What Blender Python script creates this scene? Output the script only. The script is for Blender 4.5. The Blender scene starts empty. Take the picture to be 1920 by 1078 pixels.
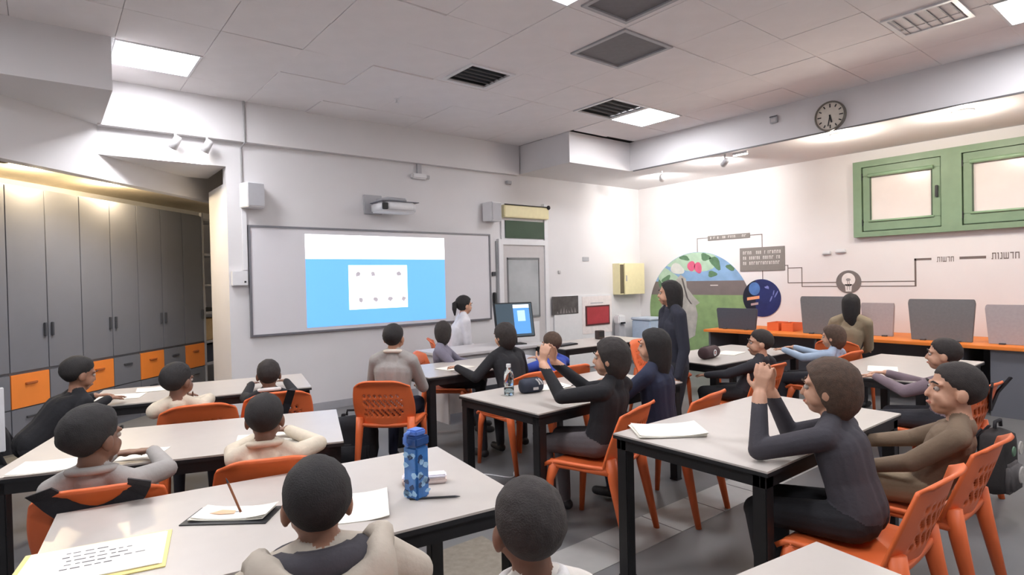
import bpy, bmesh, math, random
import numpy as np
from mathutils import Vector, Matrix, noise
random.seed(7)
SC = bpy.context.scene
COL = SC.collection
PI = math.pi
# ---------------------------------------------------------------- camera, world, exposure
CAM_H = 1.5
YAW, PITCH, ROLL, FPX = .67392, -.01342, .02208, 1096.6
cd = bpy.data.cameras.new('camera'); cam = bpy.data.objects.new('camera', cd); COL.objects.link(cam)
cd.sensor_fit = 'HORIZONTAL'; cd.sensor_width = 36; cd.lens = FPX/1920*36; cd.clip_start = .05
_f = Vector((math.sin(YAW)*math.cos(PITCH), math.cos(YAW)*math.cos(PITCH), math.sin(PITCH)))
_r = Vector((math.cos(YAW), -math.sin(YAW), 0)); _d = _f.cross(_r)
_r2 = _r*math.cos(ROLL)+_d*math.sin(ROLL); _d2 = _d*math.cos(ROLL)-_r*math.sin(ROLL)
cam.matrix_world = Matrix(((_r2.x,-_d2.x,-_f.x,0),(_r2.y,-_d2.y,-_f.y,0),(_r2.z,-_d2.z,-_f.z,CAM_H),(0,0,0,1)))
SC.camera = cam
SC.view_settings.view_transform = 'Standard'; SC.view_settings.look = 'None'
SC.view_settings.gamma = 1; SC.view_settings.use_curve_mapping = False
SC.view_settings.exposure = 0.0
w = bpy.data.worlds.new('world'); SC.world = w; w.use_nodes = True
w.node_tree.nodes['Background'].inputs[0].default_value = (.55,.58,.65,1)
w.node_tree.nodes['Background'].inputs[1].default_value = .25
PANEL_E = 42.0      # ceiling panel emission
SPOT_E = 75.0       # track spots (W)
DOWN_E = 32.0       # downlights (W)

# ---------------------------------------------------------------- materials
def lin(c):
    return tuple(((v/255)/12.92 if v/255 <= .04045 else ((v/255+.055)/1.055)**2.4) for v in c)
MATS = {}
def mat(name, rgb, rough=.6, var=.06, scale=18, bump=0.0, metal=0, spec=.5, emit=0, alpha=1, trans=0, bscale=None):
    if name in MATS: return MATS[name]
    m = bpy.data.materials.new(name); m.use_nodes = True; MATS[name] = m
    nt = m.node_tree; b = nt.nodes['Principled BSDF']
    c = lin(rgb)
    b.inputs['Roughness'].default_value = rough; b.inputs['Metallic'].default_value = metal
    b.inputs['Specular IOR Level'].default_value = spec
    if trans: b.inputs['Transmission Weight'].default_value = trans
    if emit:
        b.inputs['Emission Color'].default_value = (*c,1); b.inputs['Emission Strength'].default_value = emit
        b.inputs['Base Color'].default_value = (*c,1)
        return m
    tc = nt.nodes.new('ShaderNodeTexCoord'); n = nt.nodes.new('ShaderNodeTexNoise')
    n.inputs['Scale'].default_value = scale; n.inputs['Detail'].default_value = 4
    nt.links.new(tc.outputs['Object'], n.inputs['Vector'])
    r = nt.nodes.new('ShaderNodeValToRGB')
    r.color_ramp.elements[0].position = .3; r.color_ramp.elements[1].position = .7
    r.color_ramp.elements[0].color = (*[v*(1-var) for v in c],1); r.color_ramp.elements[1].color = (*[min(1,v*(1+var)) for v in c],1)
    nt.links.new(n.outputs['Fac'], r.inputs['Fac']); nt.links.new(r.outputs['Color'], b.inputs['Base Color'])
    if bump:
        n2 = nt.nodes.new('ShaderNodeTexNoise'); n2.inputs['Scale'].default_value = bscale or scale*6
        nt.links.new(tc.outputs['Object'], n2.inputs['Vector'])
        bp = nt.nodes.new('ShaderNodeBump'); bp.inputs['Strength'].default_value = bump; bp.inputs['Distance'].default_value = .004
        nt.links.new(n2.outputs['Fac'], bp.inputs['Height']); nt.links.new(bp.outputs['Normal'], b.inputs['Normal'])
    return m
WALL = mat('wall_paint', (218,216,217), .75, .015, 3, .05)
WALLR = mat('wall_paint_warm', (226,222,222), .75, .015, 3, .05)
CEILT = mat('ceiling_tile_board', (234,230,230), .85, .02, 5, .15)
CEILB = mat('ceiling_void', (110,108,108), .9)
FLOORM = mat('dark_vinyl_floor', (112,112,113), .42, .16, 1.6, .08)
STRIP = mat('pale_floor_tile', (164,163,160), .45, .08, 6)
BROWNT = mat('brown_floor_tile', (138,130,118), .5, .15, 25)
BLACK = mat('black_metal', (26,26,28), .45, .1)
BLKPL = mat('black_plastic', (30,31,34), .5, .1)
TOPM = mat('laminate_top', (192,185,178), .32, .02, 12)
ORANGE = mat('orange_plastic', (228,110,58), .45, .03, 8)
ORANGE2 = mat('orange_laminate', (226,128,48), .5, .03, 8)
CABG = mat('grey_cabinet_laminate', (106,108,115), .45, .03, 4)
CABD = mat('dark_grey_trim', (62,64,70), .5)
WHITEP = mat('white_plastic', (224,224,226), .4, .02)
GREYP = mat('grey_plastic', (170,170,174), .45, .03)
LGREY = mat('light_grey_panel', (196,192,192), .5, .02)
BOARD = mat('whiteboard_enamel', (220,218,222), .22, .01, 3)
ALU = mat('aluminium', (176,178,180), .35, .04, metal=.7)
PAPER = mat('paper', (240,236,226), .8, .02)
YPAPER = mat('yellow_paper', (240,222,150), .8, .02)
INK = mat('printed_ink', (60,60,66), .7)
GREEN = mat('green_window_paint', (120,144,116), .45, .05, 9)
DGREEN = mat('dark_green_glass', (62,82,66), .2, .08, 5)
PANE = mat('frosted_pane', (226,216,212), .25, .03, 4)
CREAM = mat('cream_enamel', (226,216,172), .45, .03)
LAMP = mat('lamp_diffuser', (250,250,255), emit=PANEL_E)
WARM = mat('warm_lamp_glass', (255,226,170), emit=40)
COOLL = mat('cool_lamp_glass', (255,252,248), emit=30)
SCREENG = mat('grey_felt_screen', (112,112,114), .85, .05, 40, .2)
SCREENL = mat('pale_felt_screen', (166,158,160), .85, .04, 40, .2)
BROWNG = mat('brown_vinyl_decal', (112,100,96), .6, .03)
SIGNG = mat('grey_sign', (128,122,118), .6, .03)
SIGNT = mat('sign_lettering', (206,200,196), .6, .02)

# ---------------------------------------------------------------- geometry helpers
def new(name, bm, mats, parent=None, smooth=False, loc=None, rz=0):
    me = bpy.data.meshes.new(name); bm.to_mesh(me); bm.free()
    for m in (mats if isinstance(mats,(list,tuple)) else [mats]): me.materials.append(m)
    if smooth: me.polygons.foreach_set('use_smooth', [True]*len(me.polygons))
    o = bpy.data.objects.new(name, me); COL.objects.link(o)
    if parent: o.parent = parent
    if loc: o.location = loc
    if rz: o.rotation_euler.z = rz
    return o
def tag(o, label=None, cat=None, group=None, kind=None):
    if label: o['label'] = label
    if cat: o['category'] = cat
    if group: o['group'] = group
    if kind: o['kind'] = kind
    return o
def thing(name, label, cat, loc=(0,0,0), rz=0, group=None):
    o = bpy.data.objects.new(name, None); COL.objects.link(o); o.empty_display_size = .1
    o.location = loc; o.rotation_euler = (0,0,rz); return tag(o, label, cat, group)
def box(bm, x0,x1,y0,y1,z0,z1, mi=0, M=None):
    vs = [bm.verts.new((x,y,z)) for z in (z0,z1) for y in (y0,y1) for x in (x0,x1)]
    if M is not None:
        for v in vs: v.co = M @ v.co
    fs = [bm.faces.new([vs[i] for i in q]) for q in ((0,2,3,1),(4,5,7,6),(0,1,5,4),(2,6,7,3),(0,4,6,2),(1,3,7,5))]
    for f in fs: f.material_index = mi
    return fs
def bevel(bm, w=.005, seg=2):
    bmesh.ops.bevel(bm, geom=bm.edges[:], offset=w, segments=seg, affect='EDGES', clamp_overlap=True)
def bx(name, x0,x1,y0,y1,z0,z1, m, parent=None, bev=0, loc=None, rz=0):
    bm = bmesh.new(); box(bm, x0,x1,y0,y1,z0,z1)
    if bev: bevel(bm, bev)
    return new(name, bm, m, parent, False, loc, rz)
def prism(bm, pts, z0, z1, mi=0, M=None):
    """extruded polygon: pts in xy"""
    lo = [bm.verts.new((p[0],p[1],z0)) for p in pts]; hi = [bm.verts.new((p[0],p[1],z1)) for p in pts]
    if M is not None:
        for v in lo+hi: v.co = M @ v.co
    n = len(pts); fs = [bm.faces.new(lo[::-1]), bm.faces.new(hi)]
    for i in range(n): fs.append(bm.faces.new((lo[i],lo[(i+1)%n],hi[(i+1)%n],hi[i])))
    for f in fs: f.material_index = mi
    return fs
def tube(bm, pts, rads, seg=10, mi=0, cap=True, flat=1.0):
    """tube through 3d points with a radius at each"""
    rings = []; P = [Vector(p) for p in pts]; prev = None
    for i, p in enumerate(P):
        t = (P[min(i+1,len(P)-1)]-P[max(i-1,0)]).normalized()
        if prev is None:
            a = Vector((0,0,1)) if abs(t.z) < .9 else Vector((0,1,0))
            u = t.cross(a).normalized()
        else: u = (prev - t*prev.dot(t)).normalized()
        prev = u; v = t.cross(u)
        r = rads[i] if isinstance(rads,(list,tuple)) else rads
        rings.append([bm.verts.new(p+(u*math.cos(2*PI*k/seg)+v*math.sin(2*PI*k/seg)*flat)*r) for k in range(seg)])
    fs = []
    for a,b in zip(rings, rings[1:]):
        for k in range(seg): fs.append(bm.faces.new((a[k],a[(k+1)%seg],b[(k+1)%seg],b[k])))
    if cap: fs += [bm.faces.new(rings[0][::-1]), bm.faces.new(rings[-1])]
    for f in fs: f.material_index = mi
    return fs
def lathe(bm, prof, seg=20, mi=0, M=None, caps=True):
    rings = []
    for r,z in prof:
        ring = [bm.verts.new((r*math.cos(2*PI*k/seg), r*math.sin(2*PI*k/seg), z)) for k in range(seg)]
        if M is not None:
            for v in ring: v.co = M @ v.co
        rings.append(ring)
    fs = []
    for a,b in zip(rings,rings[1:]):
        for k in range(seg): fs.append(bm.faces.new((a[k],a[(k+1)%seg],b[(k+1)%seg],b[k])))
    if caps: fs += [bm.faces.new(rings[0][::-1]), bm.faces.new(rings[-1])]
    for f in fs: f.material_index = mi
def ellipsoid(bm, c, r, sub=3, M=None, mi=0):
    res = bmesh.ops.create_icosphere(bm, subdivisions=sub, radius=1)
    for v in res['verts']:
        v.co = Vector((v.co.x*r[0], v.co.y*r[1], v.co.z*r[2]))
        if M is not None: v.co = M @ v.co
        v.co += Vector(c)
    if mi:
        for v in res['verts']:
            for f in v.link_faces: f.material_index = mi
def copy_tree(o, parent=None):
    c = o.copy(); COL.objects.link(c); c.parent = parent
    for ch in list(o.children): copy_tree(ch, c)
    return c
def struct(o): o['kind'] = 'structure'; return o

# ---------------------------------------------------------------- room shell
W, XR, CZ = 6.855, 8.46, 3.5
XL, YB = -3.2, -3.6
# floor
fl = struct(bx('floor', XL-.2, XR+.2, YB-.2, 10.6, -.12, 0, FLOORM))
def floor_tiles():
    for i in range(7):
        x = 1.98+i*.45
        bx('floor_tile', x+.004, x+.446, 2.06, 2.36, -.004, .0025+random.random()*.001, STRIP, fl, .001)
    for i in range(3):
        for j in range(4):
            if i==0 and j>2: continue
            bx('floor_tile', .62+i*.45+.004, .62+i*.45+.446, 1.0+j*.45+.004, 1.0+j*.45+.446, -.004, .002+random.random()*.001, BROWNT, fl, .001)
floor_tiles()
# walls
bm = bmesh.new(); box(bm, 1.56, XR+.2, W, W+.15, 0, CZ); wf = struct(new('wall_front', bm, WALL))
struct(bx('wall_right', XR, XR+.15, YB, W, 0, CZ, WALLR))
struct(bx('wall_back', XL, XR, YB-.15, YB, 0, CZ, WALL))
struct(bx('wall_left', XL-.15, XL, YB, 10.5, 0, CZ, WALL))
struct(bx('trim_1', 1.56, 1.80, W+.15, 7.72, 0, 2.62, WALL))                     # return of the front wall beside the alcove
struct(bx('trim_2', .43, 5.6, W-.085, W+.001, 3.06, CZ, WALL))                  # beam over the board
struct(bx('trim_3', .14, 1.56, W, W+.9, 2.79, CZ, WALL))                        # lintel over the alcove
S2 = math.sqrt(.5)
def diag(s, off, z=0):   # along the 45 degree line through (.43, W); off = further away from the room
    return Vector((.43+s*S2-off*S2, W+s*S2+off*S2, z))
def diag_box(bm, s0,s1,o0,o1,z0,z1,mi=0):
    M = Matrix(((S2,-S2,0,.43),(S2,S2,0,W),(0,0,1,0),(0,0,0,1)))
    return box(bm, s0,s1,o0,o1,z0,z1,mi,M)
bm = bmesh.new(); diag_box(bm, -4.6, 2.05, 0, .12, 2.56, CZ); struct(new('trim_4', bm, WALL))       # header over the cabinets
bm = bmesh.new(); diag_box(bm, -4.6, 3.6, 1.2, 1.3, 0, CZ); struct(new('wall_alcove', bm, WALL))
bm = bmesh.new(); diag_box(bm, -4.6, 3.6, .12, 1.2, 2.64, 2.72); struct(new('trim_5', bm, mat('alcove_ceiling_paint',(236,222,196),.8)))  # alcove ceiling
struct(bx('trim_6', XL, .46, 5.60, 6.9, 3.07, CZ, WALL))                          # dropped ceiling box, left
struct(bx('trim_7', 5.62, XR, 5.72, W, 3.08, CZ, WALL))                          # dropped box in the far corner
struct(bx('trim_8', 6.87, XR, YB, 5.72, 3.08, CZ, WALL))                         # dropped box along the window wall
struct(bx('wall_alcove_end', 2.35, 2.45, 7.0, 10.4, 0, CZ, WALL))
struct(bx('baseboard_front', 1.57, 5.2, W-.012, W, 0, .09, GREYP))
# ceiling: slab, separate boards
GX0, GY0, PX, PY = 2.41, 4.36, .641, .633
cl = struct(bx('ceiling', XL-.15, XR+.15, YB-.15, 10.5, CZ+.03, CZ+.15, CEILB))
panels = {(-3,2),(5,0),(0,-3),(5,-6),(0,-8),(-4,-3),(-4,-8),(5,-11),(-7,-1)}      # lit panels, (column,row); those wholly out of view are added for light
vents = {(1,0):'diffuser',(1,-3):'dark',(2,-2):'dark',(4,0):'diffuser'}
tile_bm = bmesh.new(); box(tile_bm, .0018, PX-.0018, .0018, PY-.0018, 0, .018); bevel(tile_bm, .002, 1)
tile_me = None
for i in range(-9, 7):
    for j in range(-13, 4):
        if (i,j) in panels or (i,j) in vents: continue
        x, y = GX0+i*PX, GY0+j*PY
        if x < XL or x+PX > 6.95 or y < YB or y > 6.8: continue
        if x+.1 < .46 and y > 5.5: continue
        if x+.1 > 5.6 and y > 5.6: continue
        if tile_me is None:
            t = new('ceiling_tile', tile_bm, CEILT, cl); tile_me = t.data
        else:
            t = bpy.data.objects.new('ceiling_tile', tile_me); COL.objects.link(t); t.parent = cl
        loose = random.random() < .25
        t.location = (x, y, CZ-(random.uniform(.0,.004) if not loose else random.uniform(.004,.012)))
        a = .012 if loose else .004
        t.rotation_euler = (random.uniform(-a,a), random.uniform(-a,a), 0)
# lit panels
for n,(i,j) in enumerate(sorted(panels)):
    x, y = GX0+i*PX, GY0+j*PY
    lab = {(-3,2):'glowing square ceiling panel above the alcove, left of the board', (5,0):'glowing square ceiling panel before the far right corner',(0,-3):'sliver of a lit ceiling panel at the top border, left of the small grey vent', (5,-6):'lit ceiling panel cut off by the upper right corner'}.get((i,j), 'added ceiling panel out of view, lighting the class')
    p = thing('ceiling_light', lab, 'ceiling light', (x+PX/2, y+PY/2, CZ), 0, 'square ceiling light panels')
    bm = bmesh.new(); h = PX/2-.006
    for a in ((-h,h,-h,-h+.02),(-h,h,h-.02,h),(-h,-h+.02,-h+.02,h-.02),(h-.02,h,-h+.02,h-.02)): box(bm, *a, -.012, .02)
    new('frame', bm, WHITEP, p)
    bx('diffuser', -h+.02, h-.02, -h+.02, h-.02, -.004, .012, LAMP, p)
def vent(x, y, sz, kind, lab):
    v = thing('air_vent', lab, 'air vent', (x,y,CZ))
    h = sz/2; m = mat('vent_metal',(132,130,132),.5); dk = mat('vent_dark',(70,72,74),.6)
    bm = bmesh.new(); b = .035
    for a in ((-h,h,-h,-h+b),(-h,h,h-b,h),(-h,-h+b,-h+b,h-b),(h-b,h,-h+b,h-b)): box(bm, *a, -.014, .01)
    new('frame', bm, WHITEP if kind=='diffuser' else GREYP, v)
    if kind == 'dark':
        bx('panel', -h+b, h-b, -h+b, h-b, .0, .012, mat('grey_vent_panel',(112,110,114),.6), v)
    else:
        bx('backing', -h+b, h-b, -h+b, h-b, .02, .025, dk, v)
        for k in range(6):
            yy = -h+b+.03+k*(2*h-2*b-.05)/5
            bm = bmesh.new(); box(bm, -h+b, h-b, -.02, .02, -.002, .002, 0, Matrix.Translation((0,yy,.002)) @ Matrix.Rotation(.6,4,'X')); new('slat', bm, m, v)
for (i,j),k in vents.items():
    lab = {(1,0):'slatted square air diffuser in the ceiling above the projector', (1,-3):'small grey vent panel at the top edge of the picture', (2,-2):'large dark grey square panel in the middle of the ceiling', (4,0):'dark slatted diffuser just left of the glowing ceiling panel'}[(i,j)]
    sz = {(1,-3):.5,(1,0):.52}.get((i,j), .63)
    if sz < .6:   # surround board
        x, y = GX0+i*PX, GY0+j*PY
        bm = bmesh.new(); g = (PX-sz)/2; g2 = (PY-sz)/2
        for a in ((0,PX,0,g2),(0,PX,PY-g2,PY),(0,g,g2,PY-g2),(PX-g,PX,g2,PY-g2)): box(bm, *a, 0, .018)
        o = new('vent_surround', bm, CEILT, cl); o.location = (x,y,CZ)
    vent(GX0+(i+.5)*PX, GY0+(j+.5)*PY, sz, k, lab)
vent(5.52, 1.56, .5, 'diffuser', 'slatted white air diffuser in the ceiling at the upper right')
bm = bmesh.new(); lathe(bm, [(.03,0),(.03,-.01),(.012,-.015),(.012,-.04),(.022,-.045),(.022,-.05)], 14)
tag(new('sprinkler', bm, WHITEP, loc=(3.05,5.75,CZ)), 'small white sprinkler head on the ceiling boards', 'sprinkler')

# ---------------------------------------------------------------- front wall
wb = thing('whiteboard', 'long white projection board with a grey frame on the front wall', 'whiteboard', (3.41, W, .93))
bx('surface', -1.63, 1.63, -.03, -.0, .02, 1.215, BOARD, wb)
bm = bmesh.new()
for a in ((-1.65,1.65,0,.022),(-1.65,1.65,1.213,1.235),(-1.65,-1.628,.022,1.213),(1.628,1.65,.022,1.213)): box(bm, a[0],a[1],-.042,0,a[2],a[3])
new('frame', bm, mat('board_frame',(120,120,126),.4,metal=.3), wb)
SLB = mat('slide_blue',(104,174,246),emit=.85); SLW = mat('slide_white',(252,252,255),emit=1.15); SLG = mat('slide_grey',(176,170,178),emit=.7)  # projected light of the slide is put into glowing patches on the board
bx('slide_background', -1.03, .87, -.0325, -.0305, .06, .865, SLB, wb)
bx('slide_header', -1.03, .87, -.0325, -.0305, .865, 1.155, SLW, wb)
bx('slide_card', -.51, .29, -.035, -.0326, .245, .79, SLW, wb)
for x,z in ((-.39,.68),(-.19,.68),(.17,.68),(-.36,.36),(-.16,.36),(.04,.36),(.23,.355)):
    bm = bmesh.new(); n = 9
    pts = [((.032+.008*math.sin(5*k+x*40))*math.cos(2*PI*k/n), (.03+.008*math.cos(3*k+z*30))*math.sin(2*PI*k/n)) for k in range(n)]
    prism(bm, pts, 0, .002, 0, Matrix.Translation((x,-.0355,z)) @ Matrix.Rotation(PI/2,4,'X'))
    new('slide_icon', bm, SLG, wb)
def speaker(x, lab):
    s = thing('wall_speaker', lab, 'speaker', (x, W, 2.48))
    bm = bmesh.new(); prism(bm, [(-.12,-.02),(.12,-.02),(.10,-.19),(-.08,-.21)], -.135, .135); bevel(bm,.008)
    new('cabinet', bm, WHITEP, s)
    bm = bmesh.new(); prism(bm, [(-.075,-.212),(.092,-.195),(.092,-.2),(-.075,-.217)], -.12,.12); new('grille', bm, GREYP, s)
    bx('bracket', -.04,.04,-.02,0,-.05,.05, BLKPL, s)
speaker(1.80, 'boxy white wall speaker at the upper left corner of the board')
speaker(5.06, 'pale grey wall speaker at the upper right corner of the board')
pj = thing('projector', 'white short-throw projector on a wall plate above the board', 'projector', (3.35, W, 2.36))
bx('wall_plate', -.22,.02,-.03,0,.0,.24, GREYP, pj, .004)
bx('arm', -.1,.1,-.3,-.03,.09,.14, WHITEP, pj, .004)
bm = bmesh.new(); prism(bm, [(-.17,-.1),(.3,-.1),(.33,-.35),(.25,-.44),(-.1,-.44),(-.17,-.36)], -.0,.12); bevel(bm,.02,3); new('body', bm, WHITEP, pj, True)
bm = bmesh.new(); prism(bm, [(-.12,-.12),(.18,-.12),(.2,-.36),(-.08,-.38)], .125,.18); bevel(bm,.015,2); new('top_cover', bm, GREYP, pj, True)
bx('lens', -.165,-.1,-.445,-.40,.02,.1, BLKPL, pj, .006); bx('seam', -.175,.325,-.435,-.1,.119,.127, mat('dark_seam',(90,90,100),.5), pj)
ap = thing('wireless_unit', 'small white device on the beam above the projector', 'device', (3.92, W, 2.86))
bx('body', -.12,.1,-.07,0,0,.07, WHITEP, ap, .015); bx('bracket', -.03,.03,-.04,0,.07,.2, GREYP, ap); bx('sensor', .1,.15,-.05,-.01,.01,.06, GREYP, ap, .005)
dt = thing('door_sensor', 'small grey sensor at the right end of the beam', 'device', (5.42, W, 2.95))
bx('body', -.03,.05,-.06,0,-.03,.02, GREYP, dt, .006)
bm = bmesh.new(); tube(bm, [(0,0,0),(.03,-.06,-.04)], .008); new('arm', bm, GREYP, dt)
# conduit and trunking
bm = bmesh.new(); tube(bm, [(1.735,W-.095,CZ),(1.735,W-.095,3.05),(1.715,W-.012,3.0),(1.715,W-.012,2.62)], .01, 8)
tag(new('conduit', bm, mat('conduit_grey',(150,148,148),.5)), 'thin grey vertical conduit running down to the left speaker', 'conduit')
tr = thing('cable_trunking', 'white cable trunking left of the board ending in a socket box', 'trunking', (1.70, W, 1.5))
bx('channel', .0,.05,-.03,0,.17,.86, WHITEP, tr,.003); bx('socket_box', -.12,.04,-.06,0,0,.16, WHITEP, tr,.006); bx('socket', -.0,.02,-.062,-.06,.03,.05, BLKPL, tr)
rm = thing('marker_holder', 'black holder fixed to the wall post right of the board', 'holder', (5.13, W, 1.22))
bx('body', -.025,.025,-.04,0,-.11,.1, BLKPL, rm, .01); bx('clip', -.03,.03,-.025,0,.34,.40, CABD, rm,.004)
bx('rail', .05,.08,-.03,0,-.6,.85, ALU, rm)
# door with transom
dr = struct(bx('door_1', 5.28, 6.10, W-.035, W+.0, .01, 2.02, LGREY))
def dpart(name,*a): return bx(name,*a)
bm = bmesh.new()
for a in ((5.20,5.28,0,2.10),(6.10,6.17,0,2.66),(5.28,6.10,2.02,2.10)): box(bm, a[0],a[1],W-.06,W,a[2],a[3])
new('frame', bm, WHITEP, dr)
bx('glass', 5.38,5.97,W-.042,W-.036,.95,1.80, mat('door_glass',(170,174,176),.15,.12,3), dr)
bm = bmesh.new()
for a in ((5.36,5.38,.93,1.82),(5.97,5.99,.93,1.82),(5.36,5.99,1.80,1.83),(5.36,5.99,.92,.95)): box(bm, a[0],a[1],W-.05,W-.035,a[2],a[3])
new('glazing_bead', bm, mat('bead_grey',(120,122,124),.5), dr)
bx('lower_panel', 5.38,5.97,W-.045,W-.035,.15,.85, WHITEP, dr,.004)
hd = bx('handle', 5.33,5.36,W-.09,W-.035,1.02,1.12, BLKPL, dr,.005)
bx('transom_glass', 5.34,6.10,W-.05,W-.03,2.12,2.38, DGREEN, dr)
bx('transom_frame', 5.28,6.12,W-.03,W-.001,2.08,2.42, WHITEP, dr)
bx('shutter_box', 5.27,6.15,W-.12,W,2.42,2.60, CREAM, dr, .01)
bm = bmesh.new(); ellipsoid(bm,(6.13,W-.13,2.60),(.03,.03,.035),2); tube(bm,[(5.27,W-.125,2.605),(6.13,W-.125,2.605)],.008,8); new('shutter_rod', bm, BLKPL, dr, True)
# low white wall panel with posters, right of the door
pn = tag(bx('wall_panel', 6.30,7.62,W-.03,W,.02,1.22, WHITEP, None,.004), 'low white panel covering the wall right of the door', 'panel')
ph = thing('photo_print', 'dark grey photo print on the wall right of the door', 'picture', (6.54,W-.03,1.07))
bx('sheet', -.29,.29,-.006,0,-.145,.145, mat('photo_dark',(84,80,80),.35,.35,9), ph)
bm = bmesh.new()
for k in range(7):
    a = -.2+k*.065; h = .04+.06*abs(math.sin(k*2.3)); prism(bm, [(a,-.13),(a+.05,-.13),(a+.02+.02*math.sin(k),-.13+h)], 0,.002,0, Matrix.Translation((0,-.0065,0)) @ Matrix.Rotation(PI/2,4,'X'))
new('photo_shapes', bm, mat('photo_mid',(132,126,126),.4), ph)
po = thing('red_poster', 'red framed poster on a white backing sheet near the far corner', 'poster', (7.28,W-.03,.87))
bx('backing_sheet', -.36,.36,-.006,0,-.3,.32, mat('pinkish_sheet',(228,220,218),.7), po)
bx('frame', -.29,.29,-.022,-.006,-.165,.165, mat('poster_frame',(84,44,46),.5), po); bx('print', -.265,.265,-.026,-.022,-.14,.14, mat('poster_red',(168,58,66),.4,.15,5), po)
bx('caption_strip', -.16,.14,-.01,-.006,.2,.215, GREYP, po)
ct = thing('wall_cabinet', 'cream wall cabinet with its door ajar, near the far right corner', 'cabinet', (8.02,W,1.2))
bx('body', -.30,.31,-.16,0,0,.54, CREAM, ct,.004); bx('door', -.2,.33,-.19,-.165,.0,.54, CREAM, ct,.004)
bx('opening', -.29,-.2,-.163,-.15,.02,.52, mat('cabinet_gap',(96,88,70),.7), ct); bx('handle', -.17,-.15,-.2,-.19,.23,.33, GREYP, ct)
tag(bx('light_switch', 6.98,7.13,W-.012,W,1.78,1.85, GREYP,None,.003),'pale double light switch on the wall left of the cream cabinet','switch')
tag(bx('bell_push', 6.42,6.47,W-.02,W,1.58,1.63, LGREY,None,.004),'tiny pale button on the wall just right of the door','switch')
tw = thing('hand_dispenser','slim white floor dispenser beside the red poster','dispenser',(7.74,W-.12,0))
bx('post', -.08,.08,-.05,.05,0,.70, GREYP, tw,.01); bx('head', -.09,.09,-.07,.06,.70,.85, WHITEP, tw,.02); bx('nozzle', -.05,.05,-.09,-.07,.70,.73, BLKPL, tw)
lb = thing('storage_bin','pale blue plastic bin standing in the far right corner','bin',(8.15,6.45,0))
bm = bmesh.new(); prism(bm,[(-.2,-.2),(.2,-.2),(.2,.2),(-.2,.2)],0,.76); bevel(bm,.02); new('body', bm, mat('pale_blue_plastic',(176,192,212),.5), lb); bx('lid',-.21,.21,-.21,.21,.76,.80,mat('pale_blue_lid',(196,206,220),.5),lb,.01)

# ---------------------------------------------------------------- alcove: cabinets and shelf
OFF = .52
M_D = Matrix(((S2,-S2,0,0),(S2,S2,0,0),(0,0,1,0),(0,0,0,1)))
def cabinet(s, lab, nd=2):
    o = diag(s, OFF)
    c = thing('storage_cabinet', lab, 'cabinet', o, PI/4, 'grey storage cabinets in the alcove')
    wd = .785; full = wd*nd/2
    bx('body', 0, full-.004, .02, .6, .0, 2.46, CABG, c)
    bx('plinth', .01, full-.014, .03,.05, 0,.09, CABD, c)
    for k in range(nd):
        x0 = k*wd/2+.002; x1 = (k+1)*wd/2-.006
        d = bx('door', x0, x1, 0, .02, .76, 2.45, CABG, c, .002)
        hx = x1-.035 if k == 0 else x0+.035
        bx('door_handle', hx-.012,hx+.012,-.022,0,1.06,1.19, CABD, d, .004)
        m = ORANGE2 if k == 0 else CABG
        w_ = bx('drawer', x0, x1, -.002, .02, .43, .735, m, c, .002); 
        if k == 0: tag(w_, 'orange drawer front')
        bx('drawer_handle', (x0+x1)/2-.06,(x0+x1)/2+.06,-.018,0,.635,.655, mat('dull_orange_handle',(160,86,36),.5) if k==0 else CABD, w_, .004)
        w2 = bx('drawer', x0, x1, 0, .02, .10, .42, CABG, c, .002)
        bx('drawer_handle', (x0+x1)/2-.06,(x0+x1)/2+.06,-.018,0,.33,.345, CABD, w2, .004)
labs = ['grey tall cabinet at the left edge of the picture, mostly out of frame','grey tall cabinet with an orange drawer, behind the child in black','grey tall cabinet second in the row, its orange drawer half hidden by a head','grey tall cabinet third in the row, orange drawer above the white papers','narrow grey cabinet farthest in the row, next to the open shelf']
s0 = (-.26-.43+OFF*S2)/S2
for k,l in enumerate(labs):
    cabinet(s0+(k-1)*.785, l, 1 if k == 4 else 2)
sx = s0+3*.785+.40
sh = thing('open_shelf','open metal shelf unit in the gap right of the grey cabinets','shelf',diag(sx+.0,OFF), PI/4)
for x in (0,.55): bx('upright', x, x+.035, 0,.035, 0, 2.5, GREYP, sh)
for x in (0,.55): bx('upright', x, x+.035, .4,.435, 0, 2.5, GREYP, sh)
for z in (.42,.72,1.12,1.5,1.92,2.4): bx('shelf_board', .0,.585,.0,.43,z,z+.03, GREYP, sh)
bx('back_sheet', .0,.585,.436,.44,.05,2.48, mat('shelf_back_blue',(86,92,104),.6), sh)  # back sheet in one dark blue-grey colour
SM = sh.matrix_basis
def on_shelf(name, lab, cat, a, m):
    o = bx(name, *a, m, None, .006); o.location = diag(sx, OFF); o.rotation_euler.z = PI/4; return tag(o, lab, cat)
on_shelf('cardboard_box','beige cardboard box on the second shelf from below', 'box', (.1,.5,.06,.36,.752,1.05), mat('cardboard',(196,170,128),.8))
on_shelf('folder_stack','black flat folders on the shelf above the cardboard box', 'folder', (.06,.45,.05,.33,1.152,1.20), BLKPL)
on_shelf('file_box','upright white file box on the open shelf', 'file box', (.05,.12,.05,.33,1.203,1.46), WHITEP)
on_shelf('dark_crate','dark blue crate on the lowest shelf of the open unit', 'crate', (.1,.5,.05,.38,.452,.69), mat('dark_blue_crate',(52,58,74),.6))
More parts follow.
